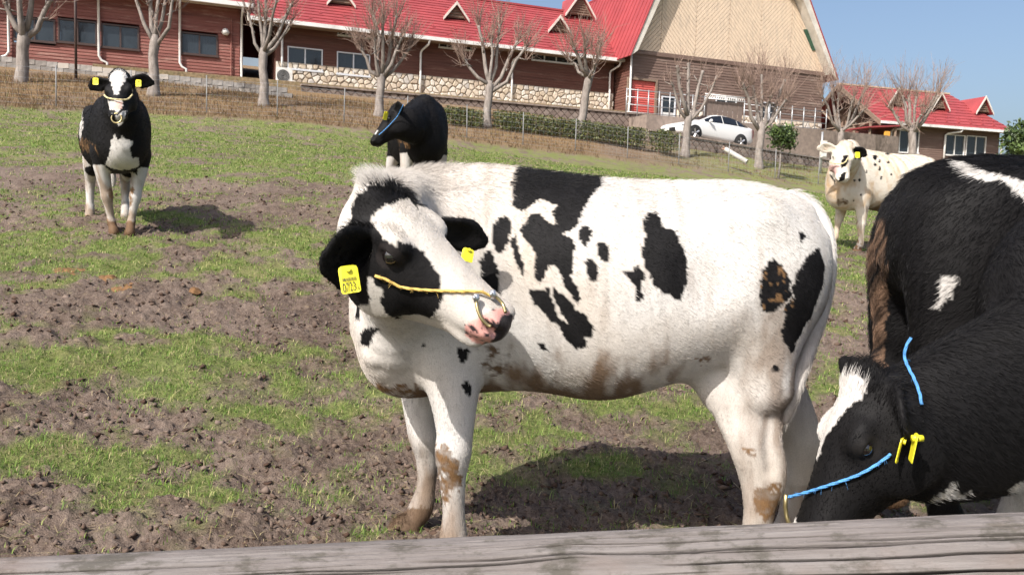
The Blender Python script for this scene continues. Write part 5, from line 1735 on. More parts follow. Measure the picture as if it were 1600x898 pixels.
        keep &= ~((g == 'head') & (np.abs(np.abs(v_) - .108) < .03) & (np.hypot(u - .17, w_ + .05) < .02))
        lm = np.ones(len(V))
        lm = np.where(g == 'head', .42, lm)
        lm = np.where(g == 'ear', .75, lm)
        lm = np.where((g == 'head') & (u < .07) & (w_ > -.04), 1.1, lm)
        lm = np.where(legs, .55, lm)
        lm = np.where(g == 'tail', 1.5, lm)
        return col, keep, lm
    def wet(V, g):
        q = V - o
        return np.clip(((q @ fx) - .42) / .03, 0, 1) * (g == 'head')
    V, Q, N, GV = finish_body(root, B, paint, wet, 3)
    def length(X, n):
        top = np.clip((n[:, 2] - .55) / .35, 0, 1)
        crest = np.clip((X[:, 0] - .48) / .15, 0, 1) * top
        return .013 + .010 * top + .014 * crest + .008 * np.clip((.62 - X[:, 2]) / .1, 0, 1)
    def flow(X, n, g):
        f = np.tile(np.array([-.8, 0, -.55]), (len(X), 1))
        legs = np.array([s.startswith('leg') for s in g])
        f[legs] = (-.15, 0, -1)
        f[g == 'tail'] = (-.1, 0, -1)
        f[g == 'neck'] = np.array([-.55, 0, -.8])
        f[g == 'head'] = -fx * .8 + dz * .2
        f[g == 'ear'] = unit(near_ear[0][3] - near_ear[0][0])
        return f
    def lift(X, n):
        crest = np.clip((X[:, 0] - .48) / .15, 0, 1) * np.clip((n[:, 2] - .5) / .3, 0, 1)
        return .15 + .28 * np.clip((n[:, 2] - .6) / .3, 0, 1) + .9 * crest
    px_w = 1 + 1.8 * np.clip((V[:, 0] - .45) / .15, 0, 1) * np.clip((N[:, 2] - .4) / .3, 0, 1) + 1.0 * (GV == 'head')
    add_hair(root, V, Q, N, GV, paint, 150000, length, flow, rng, px_w, .00045, 'coat', lift)
    # tail switch
    # eyes, tags, halter, ring
    for sg in (near, -near):
        eye(root, W(.17, sg * .097, -.049), .0228, None)
    flat_tag(root, L(546, 436, 1.965), L(563, 434, 1.97) - L(530, 439, 1.96), L(542, 412, 1.97) - L(549, 456, 1.965), .046, .066, '0723', '6')
    flat_tag(root, L(731, 398, 2.325), L(742, 402, 2.33) - L(722, 396, 2.32), L(727, 388, 2.33) - L(735, 410, 2.32), .034, .04)
    T3 = V.astype(np.float64)
    pxs, pys, ds = project(wrl(T3))
    def on_skin(pts, off):
        out = []
        for x, y in pts:
            m = (np.hypot(pxs - x, pys - y) < 7) & (N @ R.T @ -cF > .0)
            m = m if m.any() else np.hypot(pxs - x, pys - y) < 16
            i = np.flatnonzero(m)
            dd = ds[i].min() if len(i) else 2.0
            out.append(L(x, y, dd - off))
        return out
    kn = L(757, 456, 1.925)
    HALT = on_skin([(586, 431), (604, 437), (625, 448), (650, 452), (680, 454), (710, 455), (735, 455), (752, 456), (760, 459), (768, 463)], .004)
    rope(root, HALT, .004, M_ROPEY, 'halter', 8, 60)
    r1 = on_skin([(744, 466), (746, 482), (752, 497), (761, 507), (767, 510)], .012)
    MB().tube(list(catmull(r1, 6)), .0045, 10).build('nose_ring', M_BRASS, root, True)
    r2 = on_skin([(770, 460), (779, 467), (786, 476), (790, 488)], .008)
    MB().tube(list(catmull(r2, 6)), .0045, 10).build('nose_ring', M_BRASS, root, True)
    for c in (r1[0], r2[0]):
        MB().tube([c - np.array([0, 0, .011]), c, c + np.array([0, 0, .011])], [.006, .0095, .006], 10).build('clamp', M_STEEL, root, True)
        MB().tube([c + np.array([.004, .004, .0]), c + np.array([.004, .016, .004])], .005, 6).build('bolt', M_STEEL, root, True)
    return root
main_cow()
# ------------------------------------------------------------------ the other cattle
def disc(cx, cy, r, ry=None, n=9):
    ry = ry or r
    return [(cx + r * math.cos(2 * math.pi * k / n), cy + ry * math.sin(2 * math.pi * k / n)) for k in range(n)]
def any_cow(label, base, yaw, scale, res, neck, head, fronts, hinds, tail, base_colour, ops, hairs, hair_r, ears=None, seed=1, extra=None, hair_len=1.0, wet_nose=True):
    """ops: (colour, groups or None, polygon seen from the field gate, jitter, facing only)"""
    rng = np.random.default_rng(seed)
    root = empty('cow', base, yaw, label, 'cow', 'cattle in the field')
    root.scale = (scale,) * 3
    loc, wrl, R = frame_of(root)
    L = lambda px, py, d: loc(P(px, py, d))
    B = Body(res)
    torso_prims(B)
    hp, hf, hd, hs = head(L, R)
    nk = neck(L)
    B.add(chain([p for p, r in nk], [r for p, r in nk]), .07, 'neck')
    if ears:
        ears = ears(L, R)
    W, fx, hy, dz = head_prims(B, hp, hf, hd, hs, ears)
    for nm, pts in zip(('front_left', 'front_right'), fronts):
        leg_prims(B, pts, True, nm)
    for nm, pts in zip(('hind_left', 'hind_right'), hinds):
        leg_prims(B, pts, False, nm)
    if tail:
        t = tail(L)
        B.add(chain(t, [(.035, .035), (.03, .03), (.026, .026), (.03, .03), (.01, .01)][:len(t)], (0, 1, 0)), .015, 'tail')
    if extra:
        extra(B, L, R)
    def paint(V, N, g, hair=False):
        Wd = wrl(V)
        px, py, d = project(Wd)
        nw = N @ R.T
        facing = (nw * (cO - Wd)).sum(1) > -.1
        x, y, z = V.T
        n1 = fbm(x * 30 + 9, z * 30 + y * 20, seed + 3, 3) - .5
        n2 = fbm(z * 34 + 3, x * 30 + y * 28, seed + 8, 3) - .5
        streak = fbm(x * 24 + y * 9, z * 8 + y * 6, 41 + seed, 4)
        col = base_colour(x, y, z, g, streak)
        for c, gs, poly, jit, fo in ops:
            m = inside(px + n1 * jit * 2, py + n2 * jit * 2, poly)
            if gs: m &= np.array([any(s.startswith(q) for q in gs) for s in g])
            if fo: m &= facing
            c = np.asarray(c, float)
            cc = c if c is BLACK or c.max() < .05 else c * (.7 + .6 * streak[:, None])
            if .05 < c.max() < .3:
                fn = fbm(x * 40, z * 40 + y * 30, seed + 33, 3)[:, None]
                cc = col + (c * (.4 + 1.2 * fn) - col) * np.clip((fn - .22) * 2.2, 0, 1)
            col = np.where(m[:, None], cc, col)
        q = V - hp
        u, v_, w_ = q @ fx / hs, q @ hy / hs, q @ dz / hs
        leg = np.array([s.startswith('leg') for s in g])
        ft = leg & (z + n1 * .06 < .05)
        col = np.where(ft[:, None], np.array([.14, .085, .05]), col)
        ring = (g == 'head') & (np.sqrt((u - .17) ** 2 + (w_ + .05) ** 2) < .036 + n1 * .02) & (np.abs(v_) > .06) & (col.max(1) < .05)
        col = np.where(ring[:, None], np.array([.011, .010, .010]), col)
        if not hair:
            return col, None
        keep = ~((g == 'head') & (u > .45)) & ~ring
        lm = np.where(g == 'head', .45, 1.0) * np.where(leg, .55, 1.0) * np.where(g == 'ear', .8, 1.0)
        lm = np.where((g == 'head') & (u < .06) & (w_ > -.05), 1.6, lm)
        return col, keep, lm
    def wet(V, g):
        q = V - hp
        return np.clip(((q @ fx) / hs - .43) / .03, 0, 1) * (g == 'head')
    V, Q, N, GV = finish_body(root, B, paint, wet, 3)
    def length(X, n):
        return hair_len * (.017 + .012 * np.clip((n[:, 2] - .5) / .4, 0, 1))
    def flow(X, n, g):
        f = np.tile(np.array([-.8, 0, -.55]), (len(X), 1))
        f[np.array([s.startswith('leg') for s in g])] = (-.1, 0, -1)
        f[g == 'head'] = -fx * .8 + dz * .2
        return f
    if hairs:
        add_hair(root, V, Q, N, GV, paint, hairs, length, flow, rng, None, hair_r, 'coat', .3)
    for sg in (-1, 1):
        eye(root, W(.17, sg * .092, -.047), .022 * hs, None)
    pxs, pys, ds = project(wrl(V))
    nf = (N @ R.T) @ -cF
    def skin(pts, off=.006, tol=6):
        out = []
        for x, y in pts:
            i = np.flatnonzero((np.hypot(pxs - x, pys - y) < tol) & (nf > 0))
            if not len(i): i = np.argsort(np.hypot(pxs - x, pys - y))[:6]
            out.append(L(x, y, ds[i].min() - off))
        return out
    return root, L, W, (fx, hy, dz), skin, R
def gz(x, y):
    return float(G0(x, y))
def world_leg(root_xy, yaw, scale, base_z, pts, sg=1):
    """drops a leg to the lie of the land at its own foot"""
    x, y, z = pts[-1]
    wx = root_xy[0] + scale * (math.cos(yaw) * x - math.sin(yaw) * y)
    wy = root_xy[1] + scale * (math.sin(yaw) * x + math.cos(yaw) * y)
    dz = (gz(wx, wy) - base_z) / scale
    top = pts[0][2]
    return [(a, b, c + dz * min(1, (top - c) / (top - .3))) for a, b, c in pts]
down = np.array([0, 0, -1.])

# -- cow facing the camera, left
def left_cow():
    s, yaw = .95, math.radians(-59)
    f = P(190, 364, 7.25)
    bx, by = f[0] - math.cos(yaw) * .46, f[1] - math.sin(yaw) * .46
    bz = gz(bx, by)
    b = (bx, by, bz)
    lg = lambda pts: world_leg(b, yaw, s, bz, pts)
    cc = lambda l: [(60 + x / 2.806, 80 + y / 2.806) for x, y in l]
    def colour(x, y, z, g, st):
        c = np.tile(BLACK * 1.15, (len(x), 1))
        leg = np.array([q.startswith('leg') for q in g])
        w = leg & (z < np.where(np.array(['hind' in q for q in g]), .68, .55))
        w |= (g == 'tail') & (z < .6)
        return np.where(w[:, None], WHITE * .95 + (np.array([.22, .14, .08]) - WHITE) * np.clip((st - .42) * 2.2 + np.clip((.3 - z) / .5, 0, .4), 0, .7)[:, None], c)
    PK = (.62, .42, .36)
    ops = [(WHITE, ('head',), cc([(292, 60), (398, 62), (402, 95), (372, 140), (350, 192), (335, 190), (312, 120)]), 3, True),
           (WHITE * .9, ('head',), cc([(300, 218), (365, 212), (370, 245), (352, 268), (315, 255)]), 2, True), (PK, ('head',), cc([(318, 225), (366, 222), (366, 250), (345, 262), (318, 248)]), 1, True),
           (WHITE, None, cc([(335, 286), (392, 258), (372, 310), (355, 334)]), 2, True),
           (WHITE, ('torso', 'neck', 'leg_front'), cc([(305, 480), (322, 400), (332, 362), (355, 392), (362, 372), (385, 385), (418, 392), (402, 430), (415, 470), (440, 465), (440, 500), (400, 520), (340, 520), (290, 500)]), 3, True),
           (BLACK, ('leg_front',), cc([(402, 500), (420, 490), (442, 495), (436, 540), (410, 530)]), 2, True),
           (WHITE * .9, ('torso',), cc([(165, 245), (205, 185), (210, 225), (195, 260), (192, 340), (185, 400), (175, 300)]), 3, False),
           (MUD, ('leg_front',), cc([(300, 605), (340, 592), (360, 630), (345, 672), (315, 660)]), 3, True), (MUD, ('leg_front',), cc([(370, 620), (390, 588), (424, 600), (412, 650), (408, 690), (385, 660)]), 3, True),
           (MUD * 1.2, ('leg',), cc([(300, 740), (430, 740), (430, 830), (300, 830)]), 6, True), (MUD * 1.4, ('leg',), cc([(190, 720), (260, 720), (260, 770), (190, 770)]), 6, True),
           (MUD * .8, ('torso', 'leg_hind'), cc([(180, 380), (260, 420), (255, 470), (185, 430)]), 8, True)]
    root, L, W, ax, skin, R = any_cow('black and white cow standing face on to the camera', b, yaw, s, .0125,
        lambda L: [(np.array([.50, 0, .92]), (.19, .28)), (np.array([.68, .0, 1.0]), (.16, .24)), (.5 * L(186, 135, 6.9) + .5 * np.array([.74, 0, 1.1]), (.12, .18)), (L(187, 128, 6.74), (.09, .12))],
        lambda L, R: (L(186, 118, 6.66), (unit(cO - P(186, 116, 6.66)) * .80 + down * .62 + cR * -.10) @ R, (-cF * .62 + np.array([0, 0, .80])) @ R, .98),
        [lg(shift_leg(FRONT0, .05, -.11, 0, 1)), lg(shift_leg(FRONT0, -.02, .11, 0, -1))],
        [lg(shift_leg(HIND0, .05, -.02, 0, 1)), lg(shift_leg(HIND0, -.05, -.02, 0, -1))],
        lambda L: [np.array(p) for p in ((-.70, 0, 1.1), (-.78, 0, .95), (-.79, .02, .7), (-.76, .05, .5), (-.75, .05, .38))], colour, ops, 26000, .0011, seed=3)
    fx, hy, dz = ax
    rope(root, skin([(163, 149), (168, 153), (178, 155), (190, 156), (200, 155), (207, 148)], .01), .007, M_ROPEW, 'halter', 6)
    ring = [W(.45, .04 * math.cos(a), -.055) + (fx * .035 - dz * .022) * (1 - math.sin(a)) for a in np.linspace(0, math.pi * 2, 16)]
    MB().tube(ring, .006, 6, False).build('nose_ring', M_BRASS, root, True)
    for px, py in ((149, 127), (216, 130)):
        c = skin([(px, py)], .02, 5)[0]
        flat_tag(root, c, (cR * 1.0) @ R, (cU * .9 + cR * (.25 if px < 180 else -.25)) @ R, .048, .058)
left_cow()

# -- black cow with its head turned aside, middle
def mid_cow():
    s, yaw = .95, math.radians(-74)
    f = P(660, 346, 8.5)
    bx, by = f[0] - math.cos(yaw) * .46, f[1] - math.sin(yaw) * .46
    bz = gz(bx, by)
    b = (bx, by, bz)
    lg = lambda pts: world_leg(b, yaw, s, bz, pts)
    cc = lambda l: [(540 + x / 5.61, 130 + y / 5.61) for x, y in l]
    def colour(x, y, z, g, st):
        c = np.tile(BLACK, (len(x), 1))
        leg = np.array([q.startswith('leg') for q in g])
        fr = np.array(['front' in q for q in g])
        w = leg & (z < np.where(fr, .62, .64))
        return np.where(w[:, None], WHITE * .95 * (1 - .4 * np.clip(st - .4, 0, 1)[:, None] * np.array([1, 1.4, 1.8])), c)
    ops = [(WHITE, ('head',), cc([(355, 205), (380, 195), (375, 220), (360, 225)]), 1, True), (WHITE * .8, ('head',), cc([(255, 440), (275, 410), (285, 420), (262, 455)]), 1, True),
           (MUD * .9, ('leg_hind', 'torso'), cc([(455, 470), (560, 470), (565, 570), (470, 590)]), 5, True)]
    root, L, W, ax, skin, R = any_cow('black cow with white legs and a blue halter, head turned sideways', b, yaw, s, .0135,
        lambda L: [(np.array([.48, 0, .95]), (.19, .27)), (np.array([.64, -.06, .93]), (.16, .23)), (L(640, 196, 8.0), (.13, .18)), (L(622, 188, 7.95), (.10, .14))],
        lambda L, R: (L(618, 168, 7.95), (cR * -.60 - cU * .70 - cF * .25) @ R, (-cR * .72 + cU * .6 - cF * .1) @ R, .95),
        [lg(shift_leg(FRONT0, .0, .03, 0, 1)), lg(shift_leg(FRONT0, .02, -.03, 0, -1))],
        [lg(shift_leg(HIND0, .0, .02, 0, 1)), lg(shift_leg(HIND0, .12, -.12, 0, -1))],
        lambda L: [np.array(p) for p in ((-.70, 0, 1.1), (-.78, 0, .95), (-.79, .02, .7), (-.76, .05, .5), (-.75, .05, .38))], colour, ops, 22000, .0012, seed=4)
    rope(root, skin([(630, 164), (622, 180), (612, 192), (600, 204), (592, 211)], .012), .0045, M_ROPEB, 'halter', 6)
    flat_tag(root, skin([(603, 181)], .03)[0], (cR * .6 + cF * .8) @ R, (cU + cR * .4) @ R, .055, .085)
mid_cow()

# -- pale cow with small spots, right
def pale_cow():
    s, yaw = 1.0, math.radians(180 + 15)
    f = P(1322, 384, 10.25)
    bx, by = f[0] - math.cos(yaw) * .46 + .06, f[1] - math.sin(yaw) * .46
    bz = gz(bx, by)
    b = (bx, by, bz)
    lg = lambda pts: world_leg(b, yaw, s, bz, pts)
    cc = lambda l: [(1200 + x / 3.7425, 180 + y / 3.7425) for x, y in l]
    cd = lambda x, y, r, ry=None: cc(disc(x, y, r, ry))
    CREAM = np.array([.60, .55, .48])
    def colour(x, y, z, g, st):
        c = CREAM * (1 - .25 * np.clip(st - .42, 0, 1)[:, None] * np.array([1, 1.8, 2.6]) * 2)
        low = np.clip((.62 - z) / .12, 0, 1) * (g == 'torso') * np.clip((.45 - x) / .2, 0, 1)
        return c + (np.array([.10, .06, .035]) - c) * np.clip(low * 1.3 + (st - .5), 0, .9)[:, None] * (low > 0)[:, None]
    bk = [cd(625, 245, 13, 15), cd(651, 269, 8, 10), cd(628, 288, 7, 9), cd(652, 311, 9, 14), cd(698, 219, 15, 13), cd(702, 275, 6, 8), cd(577, 327, 7, 10), cd(537, 378, 9, 11), cd(503, 382, 7, 9), cd(510, 243, 7, 18), cd(660, 365, 6, 8),
          cd(718, 345, 9, 6), cd(500, 497, 6), cd(540, 468, 7), cd(476, 300, 8, 28)]
    ops = [(BLACK, ('torso', 'neck', 'leg'), p, 2, True) for p in bk]
    ops += [(BLACK, ('head', 'neck'), cc([(428, 262), (440, 235), (468, 232), (470, 262), (452, 300), (430, 308)]), 2, True), (BLACK, ('head', 'neck', 'torso'), cc([(408, 392), (428, 345), (455, 330), (448, 385)]), 2, True),
            (BLACK, ('neck', 'torso', 'head'), cc([(358, 342), (372, 345), (395, 385), (390, 405)]), 2, True), (BLACK, ('head',), cc([(358, 230), (368, 225), (370, 260), (360, 262)]), 1, True),
            (BLACK, ('ear',), cc([(480, 170), (580, 170), (580, 270), (480, 270)]), 0, False),
            ((.62, .40, .36), ('head',), cc([(355, 300), (412, 290), (418, 340), (380, 352), (352, 335)]), 2, True),
            (MUD * 1.2, ('leg_front',), cc(disc(492, 612, 30, 36)), 5, True), (MUD * 1.2, ('leg_front',), cc([(455, 690), (530, 690), (530, 780), (455, 780)]), 6, True), (MUD * 1.1, ('leg_front',), cc(disc(358, 580, 14, 32)), 3, True),
            (MUD * .55, ('torso', 'neck'), cc([(395, 505), (440, 485), (475, 500), (470, 520), (410, 530)]), 3, True)]
    root, L, W, ax, skin, R = any_cow('cream coloured cow with small black spots in front of the house', b, yaw, s, .0135,
        lambda L: [(np.array([.50, 0, .92]), (.18, .27)), (np.array([.66, .05, .99]), (.16, .23)), (L(1328, 243, 9.75), (.125, .175)), (L(1322, 238, 9.62), (.10, .13))],
        lambda L, R: (L(1319, 226, 9.58), (-cF * .62 - cU * .80 - cR * .22) @ R, (-cF * .80 + cU * .62) @ R, 1.05),
        [lg(shift_leg(FRONT0, .0, .0, 0, 1)), lg(shift_leg(FRONT0, .10, -.04, 0, -1))],
        [lg(shift_leg(HIND0, .0, .0, 0, 1)), lg(shift_leg(HIND0, .1, .0, 0, -1))],
        lambda L: [np.array(p) for p in ((-.70, 0, 1.1), (-.78, 0, .95), (-.79, .02, .7), (-.76, .05, .5), (-.75, .05, .38))], colour, ops, 22000, .0013, seed=6)
    rope(root, skin([(1297, 253), (1302, 255), (1312, 256), (1320, 254), (1325, 247)], .012), .008, M_ROPEW, 'halter', 6)
    flat_tag(root, skin([(1340, 242)], .03)[0], cR @ R, (cU + cR * .2) @ R, .055, .066)
pale_cow()

# -- black cow standing behind the grazing one, hindquarters towards the left
def rump_cow():
    s, yaw = 1.07, math.radians(-4)
    b = P(1368, 700, 2.98)
    bx, by = b[0] + .775, b[1]
    bz = 0.045
    cc = lambda l: [(1200 + x / 2.72, 230 + y / 2.72) for x, y in l]
    def colour(x, y, z, g, st):
        c = np.tile(BLACK * 1.1, (len(x), 1))
        return c
    ops = [(WHITE, ('torso',), cc([(790, 55), (860, 70), (950, 110), (1100, 140), (1300, 160), (1300, 300), (1090, 235), (1060, 190), (990, 140), (940, 150), (850, 120)]), 3, False),
           (WHITE, ('torso', 'leg'), cc([(735, 555), (790, 548), (810, 575), (780, 640), (720, 685), (705, 680), (730, 630)]), 4, True)]
    ops += [(np.array([.17, .105, .07]), ('torso', 'leg'), [(1340, 335), (1380, 340), (1386, 400), (1384, 480), (1382, 600), (1340, 620)], 9, False)]
    def extra(B, L, R):
        for sg in (-1, 1):
            B.add(chain([(-.48, sg * .14, 1.02), (-.49, sg * .15, .85), (-.49, sg * .15, .62)], [(.11, .19), (.12, .205), (.10, .18)], (1, 0, 0)), .08, 'torso')
    root, L, W, ax, skin, R = any_cow('black cow with a white topline behind the grazing cow', (bx, by, bz), yaw, s, .0115,
        lambda L: [(np.array([.48, 0, .95]), (.19, .27)), (np.array([.72, .0, .98]), (.15, .22)), (np.array([.95, .0, 1.0]), (.12, .17)), (np.array([1.06, .0, 1.02]), (.10, .14))],
        lambda L, R: (np.array([1.06, 0, 1.12]), np.array([.75, 0, -.65]), np.array([.65, 0, .75]), 1.05),
        [shift_leg(FRONT0, 0, 0, 0, 1), shift_leg(FRONT0, .05, 0, 0, -1)], [shift_leg(HIND0, 0, 0, 0, 1), shift_leg(HIND0, .06, 0, 0, -1)],
        lambda L: [np.array(p) for p in ((-.62, 0.05, 1.1), (-.66, .14, .95), (-.64, .24, .7), (-.62, .25, .5), (-.6, .25, .38))], colour, ops, 90000, .0006, seed=8, hair_len=1.35, extra=extra)
rump_cow()

# -- the grazing cow at the right edge
def grazing_cow():
    s, yaw = 1.05, math.radians(180 - 6)
    sh = P(1735, 560, 2.42)
    bx, by = sh[0] + .50 * s, sh[1] - .03
    bz = -.03
    cc = lambda l: [(1200 + x / 2.805, 520 + y / 2.805) for x, y in l]
    def colour(x, y, z, g, st):
        c = np.tile(BLACK, (len(x), 1))
        leg = np.array([q.startswith('leg') for q in g])
        return np.where((leg & (z < .62))[:, None], WHITE * .95, c)
    ops = [(WHITE, ('head', 'neck'), cc([(330, 195), (372, 175), (430, 215), (442, 245), (408, 290), (355, 325), (298, 385), (255, 450), (222, 545), (185, 580), (60, 640), (90, 500), (160, 380), (220, 230)]), 4, False),
           (WHITE, ('head',), cc([(60, 720), (125, 725), (112, 800), (128, 850), (60, 860)]), 3, True),
           (WHITE * .85, ('neck', 'torso'), cc([(545, 815), (600, 795), (700, 740), (790, 680), (800, 655), (835, 655), (815, 690), (850, 705), (910, 680), (860, 725), (760, 730), (680, 770), (590, 820)]), 3, True),
           (WHITE * .9, ('torso', 'leg', 'neck'), cc([(1050, 700), (1090, 660), (1200, 600), (1200, 800), (1100, 780)]), 4, True)]
    root, L, W, ax, skin, R = any_cow('black cow with a white blaze and blue rope halter, grazing behind the log', (bx, by, bz), yaw, s, .0095,
        lambda L: [(L(1740, 570, 2.42), (.17, .29)), (L(1640, 605, 2.38), (.155, .265)), (L(1540, 642, 2.34), (.135, .235)), (L(1455, 668, 2.30), (.115, .20)), (L(1395, 672, 2.28), (.095, .155))],
        lambda L, R: (L(1350, 586, 2.26), (-cR * .485 - cU * .875 + cF * .0) @ R, (-cR * .87 + cU * .48 - cF * .06) @ R, .98),
        [shift_leg(FRONT0, .10, 0, 0, 1), shift_leg(FRONT0, .26, 0, 0, -1)], [shift_leg(HIND0, 0, 0, 0, 1), shift_leg(HIND0, .06, 0, 0, -1)],
        None, colour, ops, 110000, .0006,
        ears=lambda L, R: (([L(1405, 605, 2.19), L(1412, 630, 2.15), L(1420, 660, 2.13), L(1424, 688, 2.13)], (-cF * .6 + cR * .7) @ R, .052), ([L(1352, 590, 2.36), L(1340, 582, 2.39), L(1328, 575, 2.42), L(1316, 562, 2.45)], (-cF * .5 - cR * .5) @ R, .04)), seed=9, hair_len=1.2)
    rope(root, skin([(1229, 776), (1240, 774), (1262, 768), (1300, 756), (1340, 742), (1372, 724), (1392, 709)], .006, 8), .0042, M_ROPEB, 'halter', 8, 30)
    r1 = skin([(1414, 560), (1420, 575), (1430, 595), (1437, 615), (1440, 632)], .006, 8)
    rope(root, [r1[0] + np.array([0, 0, .055]) + (cR * .012) @ R, r1[0] + np.array([0, 0, .028])] + r1, .0042, M_ROPEB, 'poll_rope', 8, 10)
    MB().tube(skin([(1228, 772), (1227, 790), (1229, 806), (1234, 822)], .008, 10), .0055, 8).build('nose_ring', M_BRASS, root, True)
    c = L(1430, 700, 2.08)
    flat_tag(root, c, (cF * .95 + cR * .30) @ R, (cU * .97 + cR * .2) @ R, .052, .07)
    flat_tag(root, L(1408, 703, 2.12), (cF * .8 + cR * .5) @ R, (cU * .96 + cR * .25) @ R, .045, .062)
    MB().tube([c + (cU * .024) @ R - (cR * .008) @ R, c + (cU * .024 + cR * .018) @ R], .008, 10).build('tag_stud', M_TAG, root, True)
grazing_cow()
# ================================================================== the weathered log rail in front
def material_log():
    t = NT('weathered_grey_log')
    c = t.coord((1.0, 14, 14), rot=(0, 0, 0))
    g1 = t.noise(c, 2.2, 7, .65, .4)
    g2 = t.noise(t.coord((2.5, 40, 40)), 2.5, 6, .7, .3)
    lich = t.noise(t.coord((5, 9, 9)), 2.0, 7, .72)
    fine = t.noise(t.coord((30, 60, 60)), 3.0, 4, .7)
    col = t.ramp(g1, [(.28, (0.086, 0.073, 0.067)), (.45, (0.156, 0.138, 0.132)), (.6, (0.203, 0.186, 0.179)), (.75, (0.233, 0.212, 0.203))]).outputs[0]
    col = t.mix(.4, col, t.ramp(g2, [(.3, (0.082, 0.071, 0.065)), (.7, (0.238, 0.216, 0.207))]).outputs[0])
    col = t.mix(t.ramp(lich, [(.50, 0.), (.60, .8)]), col, (0.073, 0.067, 0.056))
    col = t.mix(t.ramp(t.noise(t.coord((3, 6, 6)), 1.2, 5, .6), [(.56, 0.), (.7, .45)]), col, (0.190, 0.147, 0.130))
    col = t.mix(t.ramp(fine, [(.6, 0.), (.75, .4)]), col, (0.268, 0.251, 0.242))
    ck = t.n('ShaderNodeAttribute', attribute_name='crack')
    col = t.mix(ck.outputs['Fac'], col, (.035, .028, .025))
    return t.base(Base_Color=col, Roughness=.9, Specular_IOR_Level=.15, Normal=t.bump(t.math('ADD', g2, t.math('MULTIPLY', fine, .5)), .55, .006))
def log_rail():
    A_, B_ = P(-420, 966, 1.42), P(2020, 914, 1.22)
    ax = B_ - A_
    L = np.linalg.norm(ax); ax = ax / L
    r = empty('log_rail', (A_ + B_) / 2, 0, 'weathered grey log rail along the bottom of the picture', 'rail')
    up = unit(np.array([0, 0, 1.]) - ax * ax[2]); sd = np.cross(up, ax)
    nu, nv = 600, 260
    s = np.linspace(-L / 2, L / 2, nu)[:, None] + np.zeros((1, nv))
    th = np.concatenate([np.linspace(1.3, 2.9, 220, endpoint=False), np.linspace(2.9, 1.3 + 2 * math.pi, nv - 220, endpoint=False)])[None] + np.zeros((nu, 1))
    rad = .098 + .004 * (fbm(s * 1.1, th * .5, 5, 3) - .5) * 2 + .007 * np.clip((s - .1) / .8, -1, 1)
    per = np.cos(th) * 1.5
    per2 = np.sin(th) * 1.5
    rad = rad + .0045 * (fbm(s * 2.2, per * 3 + per2 * 2, 9, 4) - .5) + .0022 * (fbm(s * 6, per * 26 + per2 * 19, 14, 3) - .5)
    rad = rad + .010 * np.exp(-(((s - .17) / .06) ** 2 + ((th - math.pi * .5 - .55) / .3) ** 2)) * .6
    crack = np.zeros_like(s)
    rr = np.random.default_rng(4)
    # long drying checks that wander along the grain; th = pi/2 is straight up, larger faces the camera
    for th0, s0, s1, w, dep in ((1.95, -1.5, -.28, .013, .016), (2.18, -.75, .25, .013, .016), (1.86, .05, .62, .012, .013), (2.08, -.05, .95, .015, .02), (2.30, .3, 1.5, .013, .016), (1.98, .55, 1.5, .016, .02),
                                (1.72, .12, .5, .008, .008), (2.42, -1.3, -.5, .012, .014), (2.25, -.28, -.02, .009, .01), (2.5, 0, 1.1, .013, .016), (1.75, .75, 1.4, .010, .011), (1.68, -1.0, -.5, .006, .006), (2.07, -1.5, -.9, .01, .012)):
        cen = th0 + .16 * (fbm(s * 1.3 + th0 * 9, s * 0 + th0, 20, 3) - .5) + .05 * (fbm(s * 9, s * 0 + 3, 8, 2) - .5)
        fade = np.clip((s - s0) / .12, 0, 1) * np.clip((s1 - s) / .12, 0, 1)
        ww = w * (.35 + .65 * fade) + 1e-6
        k = np.exp(-((th - cen) / ww) ** 2) * fade
        rad -= dep * k
        crack = np.maximum(crack, k)
    for _ in range(46):
        th0, s0 = rr.uniform(1.45, 2.7), rr.uniform(-1.4, 1.3)
        ln, w = rr.uniform(.08, .35), .007
        cen = th0 + .08 * (fbm(s * 3 + th0 * 9, s * 0 + th0, 31, 2) - .5)
        fade = np.clip((s - s0) / .05, 0, 1) * np.clip((s0 + ln - s) / .05, 0, 1)
        k = np.exp(-((th - cen) / w) ** 2) * fade
        rad -= .003 * k
        crack = np.maximum(crack, k * .6)
    bow = .008 * np.sin(s * 1.4 + .5)
    C = s[..., None] * ax + bow[..., None] * up
    # theta measured so that sd side towards the camera lies beyond pi/2
    V = C + rad[..., None] * (np.cos(th)[..., None] * (-sd if sd[1] < 0 else sd) + np.sin(th)[..., None] * up)
    i = np.arange(nu * nv).reshape(nu, nv)
    j = np.roll(i, -1, 1)
    Fq = np.c_[i[:-1].ravel(), j[:-1].ravel(), j[1:].ravel(), i[1:].ravel()]
    rot = np.stack([ax, np.cross(up, ax), up])
    me = mesh_np('log', V.reshape(-1, 3) @ rot.T, [Fq, i[0][None, ::-1], i[-1][None]], material_log(), True)
    at = me.attributes.new('crack', 'FLOAT', 'POINT')
    at.data.foreach_set('value', np.clip(crack * 1.25, 0, 1).ravel().astype(np.float32))
    o = link(bpy.data.objects.new('log', me), r)
    o.matrix_local = Matrix(((ax[0], rot[1][0], up[0], 0), (ax[1], rot[1][1], up[1], 0), (ax[2], rot[1][2], up[2], 0), (0, 0, 0, 1)))
    for q in (A_ + ax * .2, B_ - ax * .2):
        g = float(G0(q[0], q[1]))
        MB().tube([np.array([q[0], q[1] - .02, g - .4]) - (A_ + B_) / 2, np.array([q[0], q[1] - .02, q[2] - .05]) - (A_ + B_) / 2], .075, 14).build('post', M_BARK, r, True)
log_rail()
